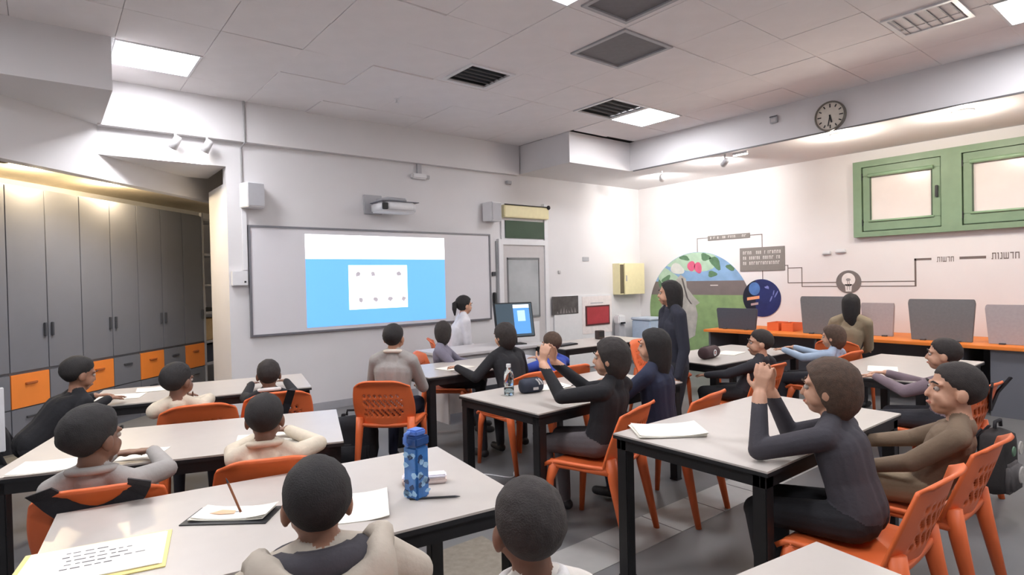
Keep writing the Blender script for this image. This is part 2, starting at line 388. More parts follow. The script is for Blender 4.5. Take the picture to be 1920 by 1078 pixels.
# alcove downlights and sensor
for p,l in (((-.03,6.95),'warm downlight in the alcove ceiling, left one'),((.62,7.62),'warm downlight in the alcove ceiling, right one')):
    d = thing('downlight', l, 'downlight', (p[0],p[1],2.64), 0, 'alcove downlights')
    bm = bmesh.new(); lathe(bm,[(.075,0),(.075,-.008),(.055,-.01),(.055,0)],20,caps=False); new('ring', bm, WHITEP, d)
    bm = bmesh.new(); lathe(bm,[(.05,-.002),(.045,-.025),(.02,-.035)],20); new('lens', bm, WARM, d)
    ld = bpy.data.lights.new('alcove_lamp','POINT'); ld.energy = DOWN_E; ld.color = (1,.80,.52); ld.shadow_soft_size = .03
    lo = bpy.data.objects.new('alcove_lamp', ld); COL.objects.link(lo); lo.location = (0,0,-.075); lo.parent = d
bm = bmesh.new(); lathe(bm,[(.05,0),(.05,-.02),(.035,-.045),(.01,-.05)],16)
tag(new('smoke_detector', bm, mat('brown_detector',(120,104,86),.6), loc=(-.25,6.62,2.64)),'small round brown detector on the alcove ceiling','detector')

# ---------------------------------------------------------------- right wall
def rw(name, y0,y1,z0,z1,t0,t1,m,parent=None,bev=0):   # box on the right wall; t = proud of it
    return bx(name, XR-t1, XR-t0, y0,y1,z0,z1, m, parent, bev)
def window(n, yl, yr):   # yl > yr : left to right as seen
    wn = struct(rw('window_%d'%n, yr, yl, 1.96, 2.93, 0,.012, GREEN))
    bm = bmesh.new()
    fw = .10
    for a in ((yr,yl,2.86,2.94),(yr,yl,1.955,2.02),(yl-fw,yl,2.02,2.86),(yr,yr+fw,2.02,2.86)): box(bm, XR-.09,XR-.012,*a)
    new('frame', bm, GREEN, wn)
    s0,s1 = yr+fw+.01, yl-fw-.01
    sash = bm = bmesh.new(); b=.095
    for a in ((s0,s1,2.74,2.855),(s0,s1,2.03,2.15),(s0,s0+b,2.15,2.74),(s1-b,s1,2.15,2.74)): box(bm, XR-.07,XR-.03,*a)
    bevel(bm,.006); so = new('sash', bm, GREEN, wn)
    rw('pane', s0+b,s1-b,2.15,2.74,.03,.045,PANE,so)
    bm = bmesh.new(); tube(bm,[(XR-.085,s0+.07,2.745),(XR-.085,s1-.07,2.745)],.024,12); tube(bm,[(XR-.075,s0+.07,2.155),(XR-.075,s1-.07,2.155)],.014,10); new('blind_roll', bm, mat('green_rail',(142,172,140),.3), so, True)
    bm = bmesh.new()
    for a in ((s0+b-.012,s0+b,2.15,2.74),(s1-b,s1-b+.012,2.15,2.74),(s0+b,s1-b,2.138,2.15)): box(bm, XR-.074,XR-.07,*a)
    new('gasket', bm, mat('dark_gasket',(60,74,60),.6), so)
    bx('window_handle', XR-.1,XR-.07,s0+.02,s0+.05,2.38,2.52, BLKPL, so,.005)
    for z in (2.1,2.7): bx('hinge', XR-.08,XR-.07,s1+.0,s1+.015,z,z+.08, BLKPL, wn)
window(1, 3.22, 2.15); window(2, 2.15, .95)
# mural: round printed decals
def disc_poly(cy,cz,r,z0,z1,n=40):
    pts=[]
    for k in range(n+1):
        z = z0+(z1-z0)*k/n; d=max(0,r*r-(z-cz)**2); pts.append((cy+math.sqrt(d),z))
    for k in range(n,-1,-1):
        z = z0+(z1-z0)*k/n; d=max(0,r*r-(z-cz)**2); pts.append((cy-math.sqrt(d),z))
    out=[]
    for p in pts:
        if not out or (abs(p[0]-out[-1][0])+abs(p[1]-out[-1][1]))>1e-5: out.append(p)
    if (abs(out[0][0]-out[-1][0])+abs(out[0][1]-out[-1][1]))<1e-5: out.pop()
    return out
MR = Matrix(((0,0,-1,XR),(1,0,0,0),(0,1,0,0),(0,0,0,1)))      # (y,z,t) -> on the wall, t proud
def decal(name, polys, t0, t1, m, parent):
    bm = bmesh.new()
    for p in polys: prism(bm, p, t0, t1, 0, MR)
    bmesh.ops.recalc_face_normals(bm, faces=bm.faces[:])
    return new(name, bm, m, parent)
def ell(cy,cz,a,b,rot=0,n=18,w=0,cl=None):
    pts=[]
    for k in range(n):
        t=2*PI*k/n; rr=1+w*math.sin(3*t+cy*9)
        u,v=a*rr*math.cos(t),b*rr*math.sin(t)
        y=cy+u*math.cos(rot)-v*math.sin(rot); z=cz+u*math.sin(rot)+v*math.cos(rot)
        if cl:
            d=math.hypot(y-cl[0],z-cl[1])
            if d>cl[2]: y=cl[0]+(y-cl[0])*cl[2]/d; z=cl[1]+(z-cl[1])*cl[2]/d
        pts.append((y,z))
    return pts
mu = thing('wall_mural','large round nature mural on the window wall, left of the grey sign','mural',(0,0,0))
CC=(5.67,.92,.965)
decal('sky',[disc_poly(CC[0],CC[1],.97,1.41,1.889)],.001,.003,mat('mural_sky',(132,166,202),.55,.12,5),mu)
decal('ground_band',[disc_poly(CC[0],CC[1],.97,1.18,1.41)],.001,.003,mat('mural_soil',(116,106,104),.55,.08,6),mu)
decal('meadow',[disc_poly(CC[0],CC[1],.97,-.0+.02,1.18)],.001,.003,mat('mural_green',(130,156,106),.55,.12,8),mu)
decal('leaf_haze',[ell(5.75,1.73,.5,.16,.0,24,.12,CC),ell(6.25,1.48,.26,.14,.5,18,.15,CC)],.003,.0042,mat('mural_pale_leaf',(170,196,172),.55,.1,9),mu)
LV=mat('mural_leaf',(88,122,92),.55,.2,14)
for c in ((5.5,1.80,.09,.06,.3),(5.32,1.70,.13,.07,.9),(5.05,1.62,.08,.05,.2),(5.38,1.52,.08,.05,0),(6.05,1.6,.1,.05,.6),(6.28,1.45,.1,.05,-.5),(6.4,1.36,.08,.04,1.1),(5.9,1.8,.1,.04,.2)):
    decal('leaf',[ell(*c,14,.18,CC)],.0042,.0054,LV,mu)
PK=mat('mural_pink',(206,92,124),.5,.12,10)
for c in ((5.77,1.66,.075,.085,.2),(5.64,1.63,.07,.095,-.3)): decal('petal',[ell(*c,16,.06,CC)],.0054,.0066,PK,mu)
for c in ((6.05,1.62,.14,.09,.3),): decal('pale_blossom',[ell(*c,16,.1,CC)],.0054,.0064,mat('mural_pale',(206,206,200),.5,.08,9),mu)
decal('rock',[[(5.98,1.52),(5.88,1.45),(5.86,1.30),(5.74,1.16),(5.62,1.05),(5.70,1.0),(5.66,.85),(5.72,.5),(6.0,.35),(6.3,.5),(6.4,.9),(6.35,1.2),(6.15,1.36)]],.0054,.0066,mat('mural_rock',(168,164,158),.6,.2,7),mu)
decal('rock_crack',[[(5.97,1.46),(5.94,1.46),(5.84,1.12),(5.76,1.02),(5.80,1.03),(5.88,1.14)],[(6.1,1.2),(6.08,1.2),(6.0,.8),(6.03,.8)]],.0066,.0072,mat('mural_dark',(84,80,78),.6),mu)
decal('soil_label',[[(5.42,1.33),(5.28,1.33),(5.28,1.345),(5.42,1.345)]],.003,.0036,SIGNT,mu)
bd = thing('round_badge','small round navy badge decal below the grey sign','decal',(0,0,0))
NV=mat('badge_navy',(36,44,98),.35,.2,6)
decal('disc',[ell(4.55,1.14,.30,.285,0,40)],.007,.011,NV,bd)
decal('dark_half',[[(p[0],p[1]) for p in ell(4.55,1.14,.30,.285,0,40) if p[0]>4.60]],.011,.012,mat('badge_dark',(24,26,44),.4),bd)
decal('planet',[ell(4.66,1.28,.09,.1,0,20)],.012,.013,mat('badge_blue',(80,118,178),.3,.2,9),bd)
decal('lettering_bar',[[(4.78,1.10),(4.58,1.13),(4.58,1.175),(4.78,1.145)]],.012,.0132,mat('badge_peach',(232,160,120),.5),bd)
decal('lettering_bar',[[(4.72,1.02),(4.60,1.04),(4.60,1.075),(4.72,1.055)]],.012,.0132,mat('badge_rose',(176,150,150),.5),bd)
for e_ in ((4.46,1.30,.035,.022,.2,8,.3),(4.4,1.13,.01,.05,.4,8),(4.36,1.22,.008,.04,.2,8),(4.32,1.2,.01,.06,.5,8)): decal('star_mark',[ell(*e_)],.011,.0122,mat('badge_pale',(120,128,190),.5),bd)
def textlines(parent, y0,y1,z0,z1,rows,t,seed):
    rd=random.Random(seed); bm=bmesh.new(); h=(z1-z0)/rows
    for r in range(rows):
        y=y1-.05; zc=z1-h*(r+.5)
        while y>y0+.06:
            L=rd.uniform(.012,.03)
            k=rd.randint(0,3)
            if k!=3:
                hh=h*.3
                prism(bm,[(y,zc-hh),(y-.008,zc-hh),(y-.008,zc+hh),(y,zc+hh)],t,t+.001,0,MR)
                prism(bm,[(y,zc+hh*.55),(y-L,zc+hh*.55),(y-L,zc+hh),(y,zc+hh)],t,t+.0012,0,MR)
                if k: prism(bm,[(y-L,zc-hh),(y-L+.007,zc-hh),(y-L+.007,zc+hh),(y-L,zc+hh)],t,t+.0011,0,MR)
            y-=L+.012
    bmesh.ops.recalc_face_normals(bm, faces=bm.faces[:])
    return tag(new('lettering', bm, SIGNT, parent), kind='stuff')
sg = thing('wall_sign','narrow grey lettered sign strip above the round mural','sign',(0,0,0))
rw('plate',4.72,5.45,2.065,2.138,.001,.012,SIGNG,sg,.002); textlines(sg,4.72,5.45,2.072,2.13,1,.012,3)
sg2 = thing('wall_sign','big grey sign plate with three pale text lines, beside the mural','sign',(0,0,0))
rw('plate',4.185,4.89,1.55,1.907,.001,.014,SIGNG,sg2,.002); textlines(sg2,4.19,4.885,1.63,1.87,3,.014,5)
ln = thing('wall_lines','thin brown connecting lines painted between the signs and the bulb badge','decal',(0,0,0))
def seg(y0,z0,y1,z1,wd=.012):
    if abs(y0-y1)>abs(z0-z1): p=[(min(y0,y1),z0-wd/2),(max(y0,y1),z0-wd/2),(max(y0,y1),z0+wd/2),(min(y0,y1),z0+wd/2)]
    else: p=[(y0-wd/2,min(z0,z1)),(y0+wd/2,min(z0,z1)),(y0+wd/2,max(z0,z1)),(y0-wd/2,max(z0,z1))]
    decal('line',[p],.001,.0025,BROWNG,ln)
for s in ((5.45,2.11,5.65,2.11),(5.65,1.88,5.65,2.116),(4.72,2.10,4.53,2.10),(4.53,1.9,4.53,2.106),(4.53,1.42,4.53,1.56),(4.19,1.62,4.14,1.62),(4.145,1.36,4.145,1.62),(4.14,1.58,3.94,1.58),(3.945,1.305,3.945,1.586),(4.14,1.365,3.48,1.365),(3.94,1.31,3.46,1.31),(3.19,1.37,2.55,1.37),(3.2,1.31,2.55,1.31)): seg(*s)
for s in ((2.55,1.305,2.55,1.65,.02),(2.56,1.64,2.38,1.64,.026),(2.10,1.64,1.85,1.64,.03)): seg(*s)
bb = thing('bulb_badge','round grey badge with a white light bulb on the window wall','decal',(0,0,0))
decal('disc',[ell(3.325,1.37,.158,.155,0,36)],.001,.006,mat('badge_grey',(116,110,108),.5),bb)
decal('bulb',[ell(3.325,1.40,.085,.09,0,24),[(3.37,1.34),(3.36,1.24),(3.29,1.24),(3.28,1.34)]],.006,.009,mat('bulb_white',(232,228,226),.4),bb)
decal('filament',[[(3.34,1.39),(3.332,1.39),(3.338,1.26),(3.345,1.26)],[(3.318,1.39),(3.31,1.39),(3.305,1.26),(3.312,1.26)],ell(3.325,1.4,.03,.02,0,10)],.009,.0105,mat('bulb_grey',(150,146,146),.4),bb)
# Hebrew letters as strokes in a unit box: (u0,v0,u1,v1), u to the right, v up
GL = {'het':(.78,[(0,0,.17,1),(.61,0,.78,1),(.17,.84,.61,1)]), 'dalet':(.72,[(0,.84,.72,1),(.48,0,.64,.84)]),
      'shin':(.98,[(0,.16,.15,1),(.415,.16,.565,1),(.83,.16,.98,1),(0,0,.98,.16)]), 'nun':(.44,[(.27,.16,.44,.84),(0,0,.44,.16),(.12,.84,.44,1)]),
      'vav':(.3,[(.13,0,.3,.84),(0,.84,.3,1)]), 'tav':(.86,[(.69,0,.86,.84),(.1,.84,.86,1),(.14,.16,.3,.84),(0,0,.3,.16)])}
def hebrew(letters, y_left, z0, wid, h, lab):      # letters in reading order, right to left
    t = thing('wall_lettering', lab, 'lettering', (0,0,0))
    seq = letters[::-1]; tot = sum(GL[l][0] for l in seq)+.22*(len(seq)-1); k = wid/tot; u = 0
    for l in seq:
        w_, st = GL[l]; bm = bmesh.new()
        for q,(a,b,c,d) in enumerate(st):
            y0, y1 = y_left-(u+a)*k, y_left-(u+c)*k
            prism(bm, [(y1,z0+b*h),(y0,z0+b*h),(y0,z0+d*h),(y1,z0+d*h)], .001, .0024+q*.0001, 0, MR)
        bmesh.ops.recalc_face_normals(bm, faces=bm.faces[:])
        new('letter', bm, BROWNG, t); u += w_+.22
    return t
hebrew(['het','dalet','shin','vav','tav'], 2.325, 1.60, .17, .062, 'smaller Hebrew word painted on the wall between two brown bars')
hebrew(['het','dalet','shin','nun','vav','tav'], 1.80, 1.612, .245, .075, 'larger dark Hebrew word on the wall at the right edge')
for y0,y1,z,l in ((3.54,3.65,1.775,'flat white wall device under the window, left of two'),(3.35,3.48,1.79,'flat white wall device under the window, right of two')):
    d = thing('wall_device',l,'device',(XR,(y0+y1)/2,z)); h=(y1-y0)/2
    bx('body',-.03,0,-h,h,-.02,.025,WHITEP,d,.01); bx('edge',-.034,-.002,-h,h,-.024,-.019,GREYP,d)
# things on the dropped box face (x = 6.87)
ck = thing('wall_clock','round white wall clock on the dropped ceiling edge','clock',(6.87,2.86,3.235))
MC = Matrix(((0,0,-1,0),(-1,0,0,0),(0,1,0,0),(0,0,0,1)))
def cpart(name,prof,m): 
    bm=bmesh.new(); lathe(bm,prof,36,0,MC); bmesh.ops.recalc_face_normals(bm,faces=bm.faces[:]); return new(name,bm,m,ck)
cpart('rim',[(.165,0),(.165,.03),(.158,.04),(.15,.04),(.148,.02),(.148,0)],mat('clock_rim',(120,116,108),.3,metal=.5)); cpart('dial',[(.148,.001),(.148,.018)],mat('clock_dial',(214,208,196),.5))
for k in range(12):
    a=k*PI/6; bm=bmesh.new(); box(bm,-.006,.006,.105 if k%3 else .095,.135,.018,.021,0,MC@Matrix.Rotation(a,4,'Z')); new('hour_mark',bm,BLKPL,ck)
for a,l,wd in ((2.9,.075,.008),(3.35,.11,.005)):
    bm=bmesh.new(); box(bm,-wd,wd,-.015,l,.022,.025,0,MC@Matrix.Rotation(-a,4,'Z')); new('hand',bm,BLKPL,ck)
mb = thing('wall_box','small grey box on the dropped ceiling edge left of the clock','device',(6.87,3.50,3.345))
bx('body',-.03,0,-.045,.045,-.045,.045,GREYP,mb,.004); bx('window',-.033,-.03,-.03,.03,-.03,.01,LGREY,mb); bx('lip',-.035,-.03,-.045,.045,.025,.035,CABD,mb)
tk = thing('light_track','thin dark light track along the lower edge of the dropped ceiling','track',(0,0,0))
bx('rail',6.862,6.89,-1.0,5.66,3.066,3.08,mat('track_grey',(96,94,96),.5),tk)
def spot(loc, aim, lab, e=SPOT_E, col=(1,.97,.93), ang=1.9, m=GREYP):
    s = thing('track_spotlight', lab, 'spotlight', loc)
    d = (Vector(aim)-Vector(loc)).normalized()
    bm=bmesh.new(); tube(bm,[(0,0,0),(0,0,-.09)],.012,8); new('stem',bm,m,s)
    p0=Vector((0,0,-.1))-d*.07; p1=Vector((0,0,-.1))+d*.07
    bm=bmesh.new(); tube(bm,[p0,p0+d*.03,p1],[.03,.038,.04],14); new('can',bm,m,s,True)
    bm=bmesh.new(); tube(bm,[p1,p1+d*.004],[.034,.034],14); new('lens',bm,COOLL,s)
    ld=bpy.data.lights.new('spot_lamp','SPOT'); ld.energy=e; ld.color=col; ld.spot_size=ang; ld.spot_blend=.8; ld.shadow_soft_size=.03
    lo=bpy.data.objects.new('spot_lamp',ld); COL.objects.link(lo); lo.parent=s; lo.location=p1+d*.02
    lo.rotation_euler=d.to_track_quat('-Z','Y').to_euler()
spot((7.02,4.25,3.08),(8.46,5.9,2.6),'grey spotlight hanging under the dropped ceiling, right of the far corner',SPOT_E*1.15,ang=2.7)
spot((7.28,5.45,3.08),(8.46,6.3,2.6),'white spotlight washed out in the glare at the far corner',SPOT_E*.9,ang=2.7,m=WHITEP)
spot((1.36,W-.12,3.06),(1.0,7.2,2.2),'white spotlight under the beam near the alcove, right one',SPOT_E*.5,m=WHITEP)
spot((1.07,W-.12,3.06),(.7,7.2,2.2),'white spotlight under the beam near the alcove, left one',SPOT_E*.5,m=WHITEP)
lb2 = thing('light_bar','short glowing white light bar under the dropped ceiling','light bar',(7.05,4.05,3.08))
bx('housing',-.02,.02,-.1,.1,-.03,0,WHITEP,lb2); bx('tube',-.015,.015,-.09,.09,-.04,-.03,COOLL,lb2)
for (x,y),l in (((7.12,2.88),'glowing warm downlight beside the clock'),((7.18,1.74),'glowing warm downlight above the right window')):
    d = thing('downlight', l, 'downlight', (x,y,3.08), 0, 'downlights by the windows')
    bm=bmesh.new(); lathe(bm,[(.09,0),(.09,-.02),(.07,-.025),(.07,0)],22,caps=False); new('ring',bm,WHITEP,d)
    bm=bmesh.new(); lathe(bm,[(.07,-.004),(.068,-.03),(.04,-.04)],22); new('lens',bm,mat('window_lamp',(255,238,205),emit=28),d)
    ld=bpy.data.lights.new('window_spot','POINT'); ld.energy=SPOT_E*.42; ld.color=(1,.91,.78); ld.shadow_soft_size=.05
    lo=bpy.data.objects.new('window_spot',ld); COL.objects.link(lo); lo.parent=d; lo.location=(0,0,-.14)
# counter with screens
cn = thing('wall_counter','long counter with an orange top edge under the windows','counter',(0,0,0))
bx('worktop',7.45,XR,-1.2,4.9,.685,.72,ORANGE2,cn,.004)
for i in range(4):
    y=4.88-i*1.5
    bx('side_panel',7.55,XR,y-.03,y,0,.685,CABG,cn)
bx('back_panel',8.3,8.33,-1.2,4.85,.1,.685,CABG,cn)
bx('front_panel',7.52,7.55,-1.2,1.62,0,.685,CABG,cn)
def screen(y0,y1,z1,m,lab,x=7.72):
    s = thing('desk_screen',lab,'screen',(x,(y0+y1)/2,.72),0,'privacy screens along the counter'); h=(y1-y0)/2; H=z1-.72
    pts=[(-h*.9,0),(h*.9,0),(h*1.0,H*.9)]+[(h*(1-.05*k/3), H*(.9+.1*math.sin(k*PI/6))) for k in (1,2,3)]
    pts+=[(-p[0],p[1]) for p in pts[:1:-1]]
    bm=bmesh.new(); prism(bm,pts,-.02,.02,0,Matrix(((0,0,1,0),(1,0,0,0),(0,1,0,0),(0,0,0,1)))); bevel(bm,.008); bmesh.ops.recalc_face_normals(bm,faces=bm.faces[:])
    new('panel',bm,m,s); bx('foot',-.06,.06,-h*.6,-h*.6+.05,0,.015,CABD,s); bx('foot',-.06,.06,h*.6-.05,h*.6,0,.015,CABD,s)
screen(3.0,3.62,1.2,SCREENG,'grey rounded desk screen below the bulb badge')
screen(2.6,2.96,1.12,SCREENL,'pale desk screen between the two grey ones',7.9)
screen(1.78,2.40,1.18,SCREENG,'large grey rounded desk screen under the right window')
screen(1.1,1.70,1.13,SCREENL,'pale desk screen at the right edge of the picture')
screen(4.22,4.84,1.02,mat('dark_felt_screen',(72,76,86),.85,.05,40,.2),'dark blue-grey desk screen in front of the mural')
for y,l in ((3.85,'orange tray on the counter below the navy badge'),(4.05,'orange folder box on the counter beside the dark screen')):
    bt=thing('orange_tray',l,'tray',(7.95,y,.72)); bx('base',-.14,.14,-.08,.08,0,.01,ORANGE,bt); 
    for a in ((-.14,.14,-.08,-.072),(-.14,.14,.072,.08),(-.14,-.132,-.072,.072),(.132,.14,-.072,.072)): bx('side',*a,.01,.11,ORANGE,bt)
# ---------------------------------------------------------------- tables
TH = .72
def make_table(L, D, lab, loc, rz):
    t = thing('student_table', lab, 'table', (loc[0],loc[1],0), rz, 'student tables')
    bm=bmesh.new(); box(bm,-L/2,L/2,-D/2,D/2,TH-.008,TH); new('tabletop',bm,TOPM,t)
    bm=bmesh.new(); box(bm,-L/2-.001,L/2+.001,-D/2-.001,D/2+.001,TH-.024,TH-.0082); new('edge_band',bm,BLKPL,t)
    i=.012
    for nm,a in (('apron',(-L/2+i,L/2-i,-D/2+i,-D/2+i+.025)),('apron',(-L/2+i,L/2-i,D/2-i-.025,D/2-i)),('apron',(-L/2+i,-L/2+i+.025,-D/2+.04,D/2-.04)),('apron',(L/2-i-.025,L/2-i,-D/2+.04,D/2-.04))):
        bx(nm,*a,TH-.075,TH-.024,BLACK,t)
    for sx in (-1,1):
        for sy in (-1,1):
            x=sx*(L/2-i-.03); y=sy*(D/2-i-.03)
            g=bx('leg',x-.03,x+.03,y-.03,y+.03,.012,TH-.024,BLACK,t,.004); bx('foot_cap',x-.031,x+.031,y-.031,y+.031,0,.012,BLKPL,g)
    return t
R_=math.radians
make_table(1.43,.80,'pale table nearest the camera, with the blue bottle on it',(.665,2.085),R_(-8))
make_table(1.44,.78,'pale table second from the camera on the left side',(.585,3.39),R_(-19.3))
make_table(1.44,.74,'pale table farthest back on the left, by the grey cabinets',(.95,4.955),R_(-13.3))
make_table(1.44,.80,'pale table in the middle with a clear bottle on its left end',(2.92,2.965),R_(1.5))
make_table(1.44,.72,'pale table in front of the board, with a child in grey at its left end',(3.15,4.45),R_(-3))
make_table(1.44,.80,'pale table at right front with a notebook pile on its near left corner',(2.925,1.575),0)
make_table(1.44,.78,'pale table with a dark pencil case below the mural',(5.25,3.22),R_(-2))
make_table(1.44,.78,'pale table at right behind the child with brown sweater',(5.46,1.76),R_(0))
make_table(.70,.66,'corner of a pale table cut off by the bottom edge of the picture',(1.34,.50),R_(-8))
make_table(1.44,.66,'pale table at the far end near the red poster',(5.2,4.98),R_(-2))
# teacher's desk
td=thing('teacher_desk','white teacher desk with a closed front panel, below the monitor','desk',(3.98,5.5,0))
bx('desktop',-.75,.75,-.33,.33,.70,.73,LGREY,td,.004); bx('front_panel',-.70,.70,-.29,-.27,.10,.70,mat('desk_white',(206,206,208),.5,.02),td)
for x in (-.72,.70): bx('side_panel',x,x+.02,-.31,.31,0,.70,LGREY,td)
bx('cable_recess',-.40,.1,-.295,-.29,.10,.34,CABD,td)

# ---------------------------------------------------------------- chairs
def chair_shell(back):
    bm=bmesh.new(); grid={}
    if back:
        nu,nv=44,30
        for j in range(nv+1):
            t=j/nv
            wd=.41+.05*math.sin(PI*min(1,t*1.05))-.015*t
            for i in range(nu+1):
                u=i/nu*2-1
                c=max(0,(t-.86)/.14)
                uu=u*(1-.10*c*c) 
                z=.425+.37*t-.016*u*u*u*u*c*2
                y=-.185-.02*math.sin(t*PI*.5)-.10*t+ .055*u*u*(1-.3*t) - (.03*c*c)
                grid[i,j]=bm.verts.new((uu*wd/2,y,z))
        for j in range(nv):
            for i in range(nu):
                u=(i+.5)/nu*2-1; t=(j+.5)/nv
                if abs(u)<.62 and .2<t<.70 and (i+j)%4==0 and j%6!=0: continue
                bm.faces.new((grid[i,j],grid[i+1,j],grid[i+1,j+1],grid[i,j+1]))
    else:
        nu,nv=12,12
        for j in range(nv+1):
            t=j/nv
            wd=.415+.045*t
            for i in range(nu+1):
                u=i/nu*2-1
                y=-.205+.435*t
                z=.44-.018*math.sin(PI*t)*(1-u*u)+.012*u*u-.03*max(0,(t-.85)/.15)**2+ .012*max(0,(.12-t)/.12)
                grid[i,j]=bm.verts.new((u*wd/2,y,z))
        for j in range(nv):
            for i in range(nu):
                bm.faces.new((grid[i,j],grid[i+1,j],grid[i+1,j+1],grid[i,j+1]))
    for v in [v for v in bm.verts if not v.link_faces]: bm.verts.remove(v)
    bmesh.ops.recalc_face_normals(bm,faces=bm.faces[:])
    bmesh.ops.solidify(bm,geom=bm.faces[:],thickness=.014 if back else .02)
    return bm
def make_chair(lab):
    c=thing('school_chair',lab,'chair',(0,0,0),0,'orange plastic classroom chairs')
    new('seat',chair_shell(False),ORANGE,c,True); new('backrest',chair_shell(True),ORANGE,c,True)
    for s in (-1,1):
        bm=bmesh.new(); tube(bm,[(s*.198,.165,.435),(s*.205,.20,.33),(s*.212,.225,.0)],[.032,.022,.014],10,0,True,1.15); new('leg',bm,ORANGE,c,True)
        bm=bmesh.new(); tube(bm,[(s*.192,-.185,.50),(s*.195,-.205,.38),(s*.205,-.285,.0)],[.030,.028,.015],10,0,True,1.15); new('leg',bm,ORANGE,c,True)
        bm=bmesh.new(); tube(bm,[(s*.196,-.2,.425),(s*.2,0,.418),(s*.204,.19,.425)],[.024,.015,.026],8); new('side_rail',bm,ORANGE,c,True)
    return c
chair0=None
def chair(lab,x,y,yaw):
    global chair0
    if chair0 is None: c=chair0=make_chair(lab)
    else: c=copy_tree(chair0); c['label']=lab
    c.location=(x,y,0); c.rotation_euler.z=-R_(yaw); return c
# yaw: clockwise from facing the board
chair('orange chair under the child in the beige hoodie, nearest the camera',.50,1.20,8)
chair('orange chair hung with black straps at the second left table',.21,2.88,16)
chair('orange chair behind the child in cream at the second left table',.81,2.80,20)
chair('orange chair with dark straps at the right end of the far left table',1.26,4.31,12)
chair('orange chair behind the child in cream resting on a hand',.77,4.25,12)
chair('orange chair left of the table below the slide, seen from behind',2.08,4.13,42)
chair('orange chair under the child in black leaning on the table below the monitor',2.96,3.70,2)
chair('orange chair behind the middle table, under the child in blue',3.40,3.74,2)
chair('orange chair of the child in black sweater at the middle table',2.54,2.41,-16)
chair('orange chair partly behind the near right table, of the child in navy',3.15,2.33,-8)
chair('orange chair at lower right under the child in the dark sweater',2.50,.96,-2)
chair('orange chair at lower right under the child in brown',3.14,.95,0)
chair('orange chair at the right edge with a backpack hung on it',4.66,1.29,4)
chair('orange chair under the child in dark clothes left of the pencil case table',4.52,2.62,0)
chair('orange chair under the child in the light blue jacket',5.72,2.50,4)
chair('empty orange chair on the far side of the table below the mural',5.25,3.98,178)
chair('orange chair standing by the counter in front of the mural',6.55,4.35,150)
chair('orange chair of the adult in khaki at the counter',6.75,2.70,85)
chair('orange chair behind the teacher desk',4.0,6.2,120)
chair('orange chair at the far side of the table below the board',3.16,5.03,130)
bc=copy_tree(chair0)          # one chair of the same make is black
bc['label']='black chair at the left end of the far left table'; bc['group']='black chairs'; bc.location=(-.12,4.72,0); bc.rotation_euler.z=-R_(70)
for ch in bc.children:
    ch.data=ch.data.copy(); ch.data.materials[0]=BLKPL

# ---------------------------------------------------------------- people
SKIN={'a':(120,84,66),'b':(150,108,86),'c':(196,150,124),'d':(176,128,102)}
def smat(k): return mat('skin_'+k,SKIN[k],.5,.05,20)
HAIRM={'black':(30,27,27),'dark':(44,38,36),'brown':(78,60,48)}
def hmat(k): return mat('hair_'+k,HAIRM[k],.75,.25,60,.6,bscale=260)
def cloth(name,rgb): return mat('cloth_'+name,rgb,.9,.07,14,.35,bscale=70)
def capsule(bm,p0,p1,r0,r1,seg=14,flat=None):
    p0=Vector(p0);p1=Vector(p1);d=p1-p0;L=max(d.length,1e-4);t=d/L
    a=Vector((0,0,1)) if abs(t.z)<.95 else Vector((0,1,0))
    u=t.cross(a).normalized();v=t.cross(u)
    prof=[]
    for k in range(5): an=PI/2*(1-k/4); prof.append((r0*math.cos(an),-r0*math.sin(an)))
    for k in range(5): an=PI/2*k/4; prof.append((r1*math.cos(an),L+r1*math.sin(an)))
    rings=[]
    for r,h in prof:
        if r<1e-5: rings.append([bm.verts.new(p0+t*h)]); continue
        rings.append([bm.verts.new(p0+t*h+(u*math.cos(2*PI*k/seg)+v*math.sin(2*PI*k/seg))*r) for k in range(seg)])
    for A,B in zip(rings,rings[1:]):
        for k in range(seg):
            if len(A)==1: bm.faces.new((A[0],B[k],B[(k+1)%seg]))
            elif len(B)==1: bm.faces.new((A[k],B[0],A[(k+1)%seg]))
            else: bm.faces.new((A[k],B[k],B[(k+1)%seg],A[(k+1)%seg]))
class Bones:
    def __init__(s): s.bm=bmesh.new(); s.b=[]
    def cap(s,p0,p1,r0,r1,lab): capsule(s.bm,p0,p1,r0,r1); s.b.append((tuple(p0),tuple(p1),r0,r1,lab))
    def ell(s,c,r,M,lab): ellipsoid(s.bm,c,r,2,M); s.b.append((tuple(c),tuple(c),min(r),min(r),lab))
def hand(B,wr,d,n,k,side,curl=.5):
    """palm and five fingers; wr wrist, d direction of the hand, n palm-out normal"""
    wr=Vector(wr); d=Vector(d).normalized(); n=Vector(n); n=(n-d*n.dot(d)).normalized(); a=d.cross(n)*side
    for q in (-.021,-.007,.007,.021): B.cap(wr+a*q*k*.7,wr+d*.062*k+a*q*k,.0105*k,.0095*k,'skin')
    for q,l in ((-.0285,.042),(-.0095,.053),(.0095,.056),(.0285,.048)):
        b=wr+d*.066*k+a*q*k*.95; m=b+(d-n*-curl*.4).normalized()*l*.55*k+a*q*.12*k; e=m+(d+n*curl*1.2).normalized()*l*.5*k
        B.cap(b,m,.0078*k,.0072*k,'skin'); B.cap(m,e,.0072*k,.0062*k,'skin')
    b=wr+a*.024*k+d*.018*k; m=b+(d*.6+a*.8+n*.25).normalized()*.034*k; e=m+(d*.9+a*.25+n*.3).normalized()*.028*k
    B.cap(b,m,.0105*k,.0085*k,'skin'); B.cap(m,e,.0085*k,.007*k,'skin')
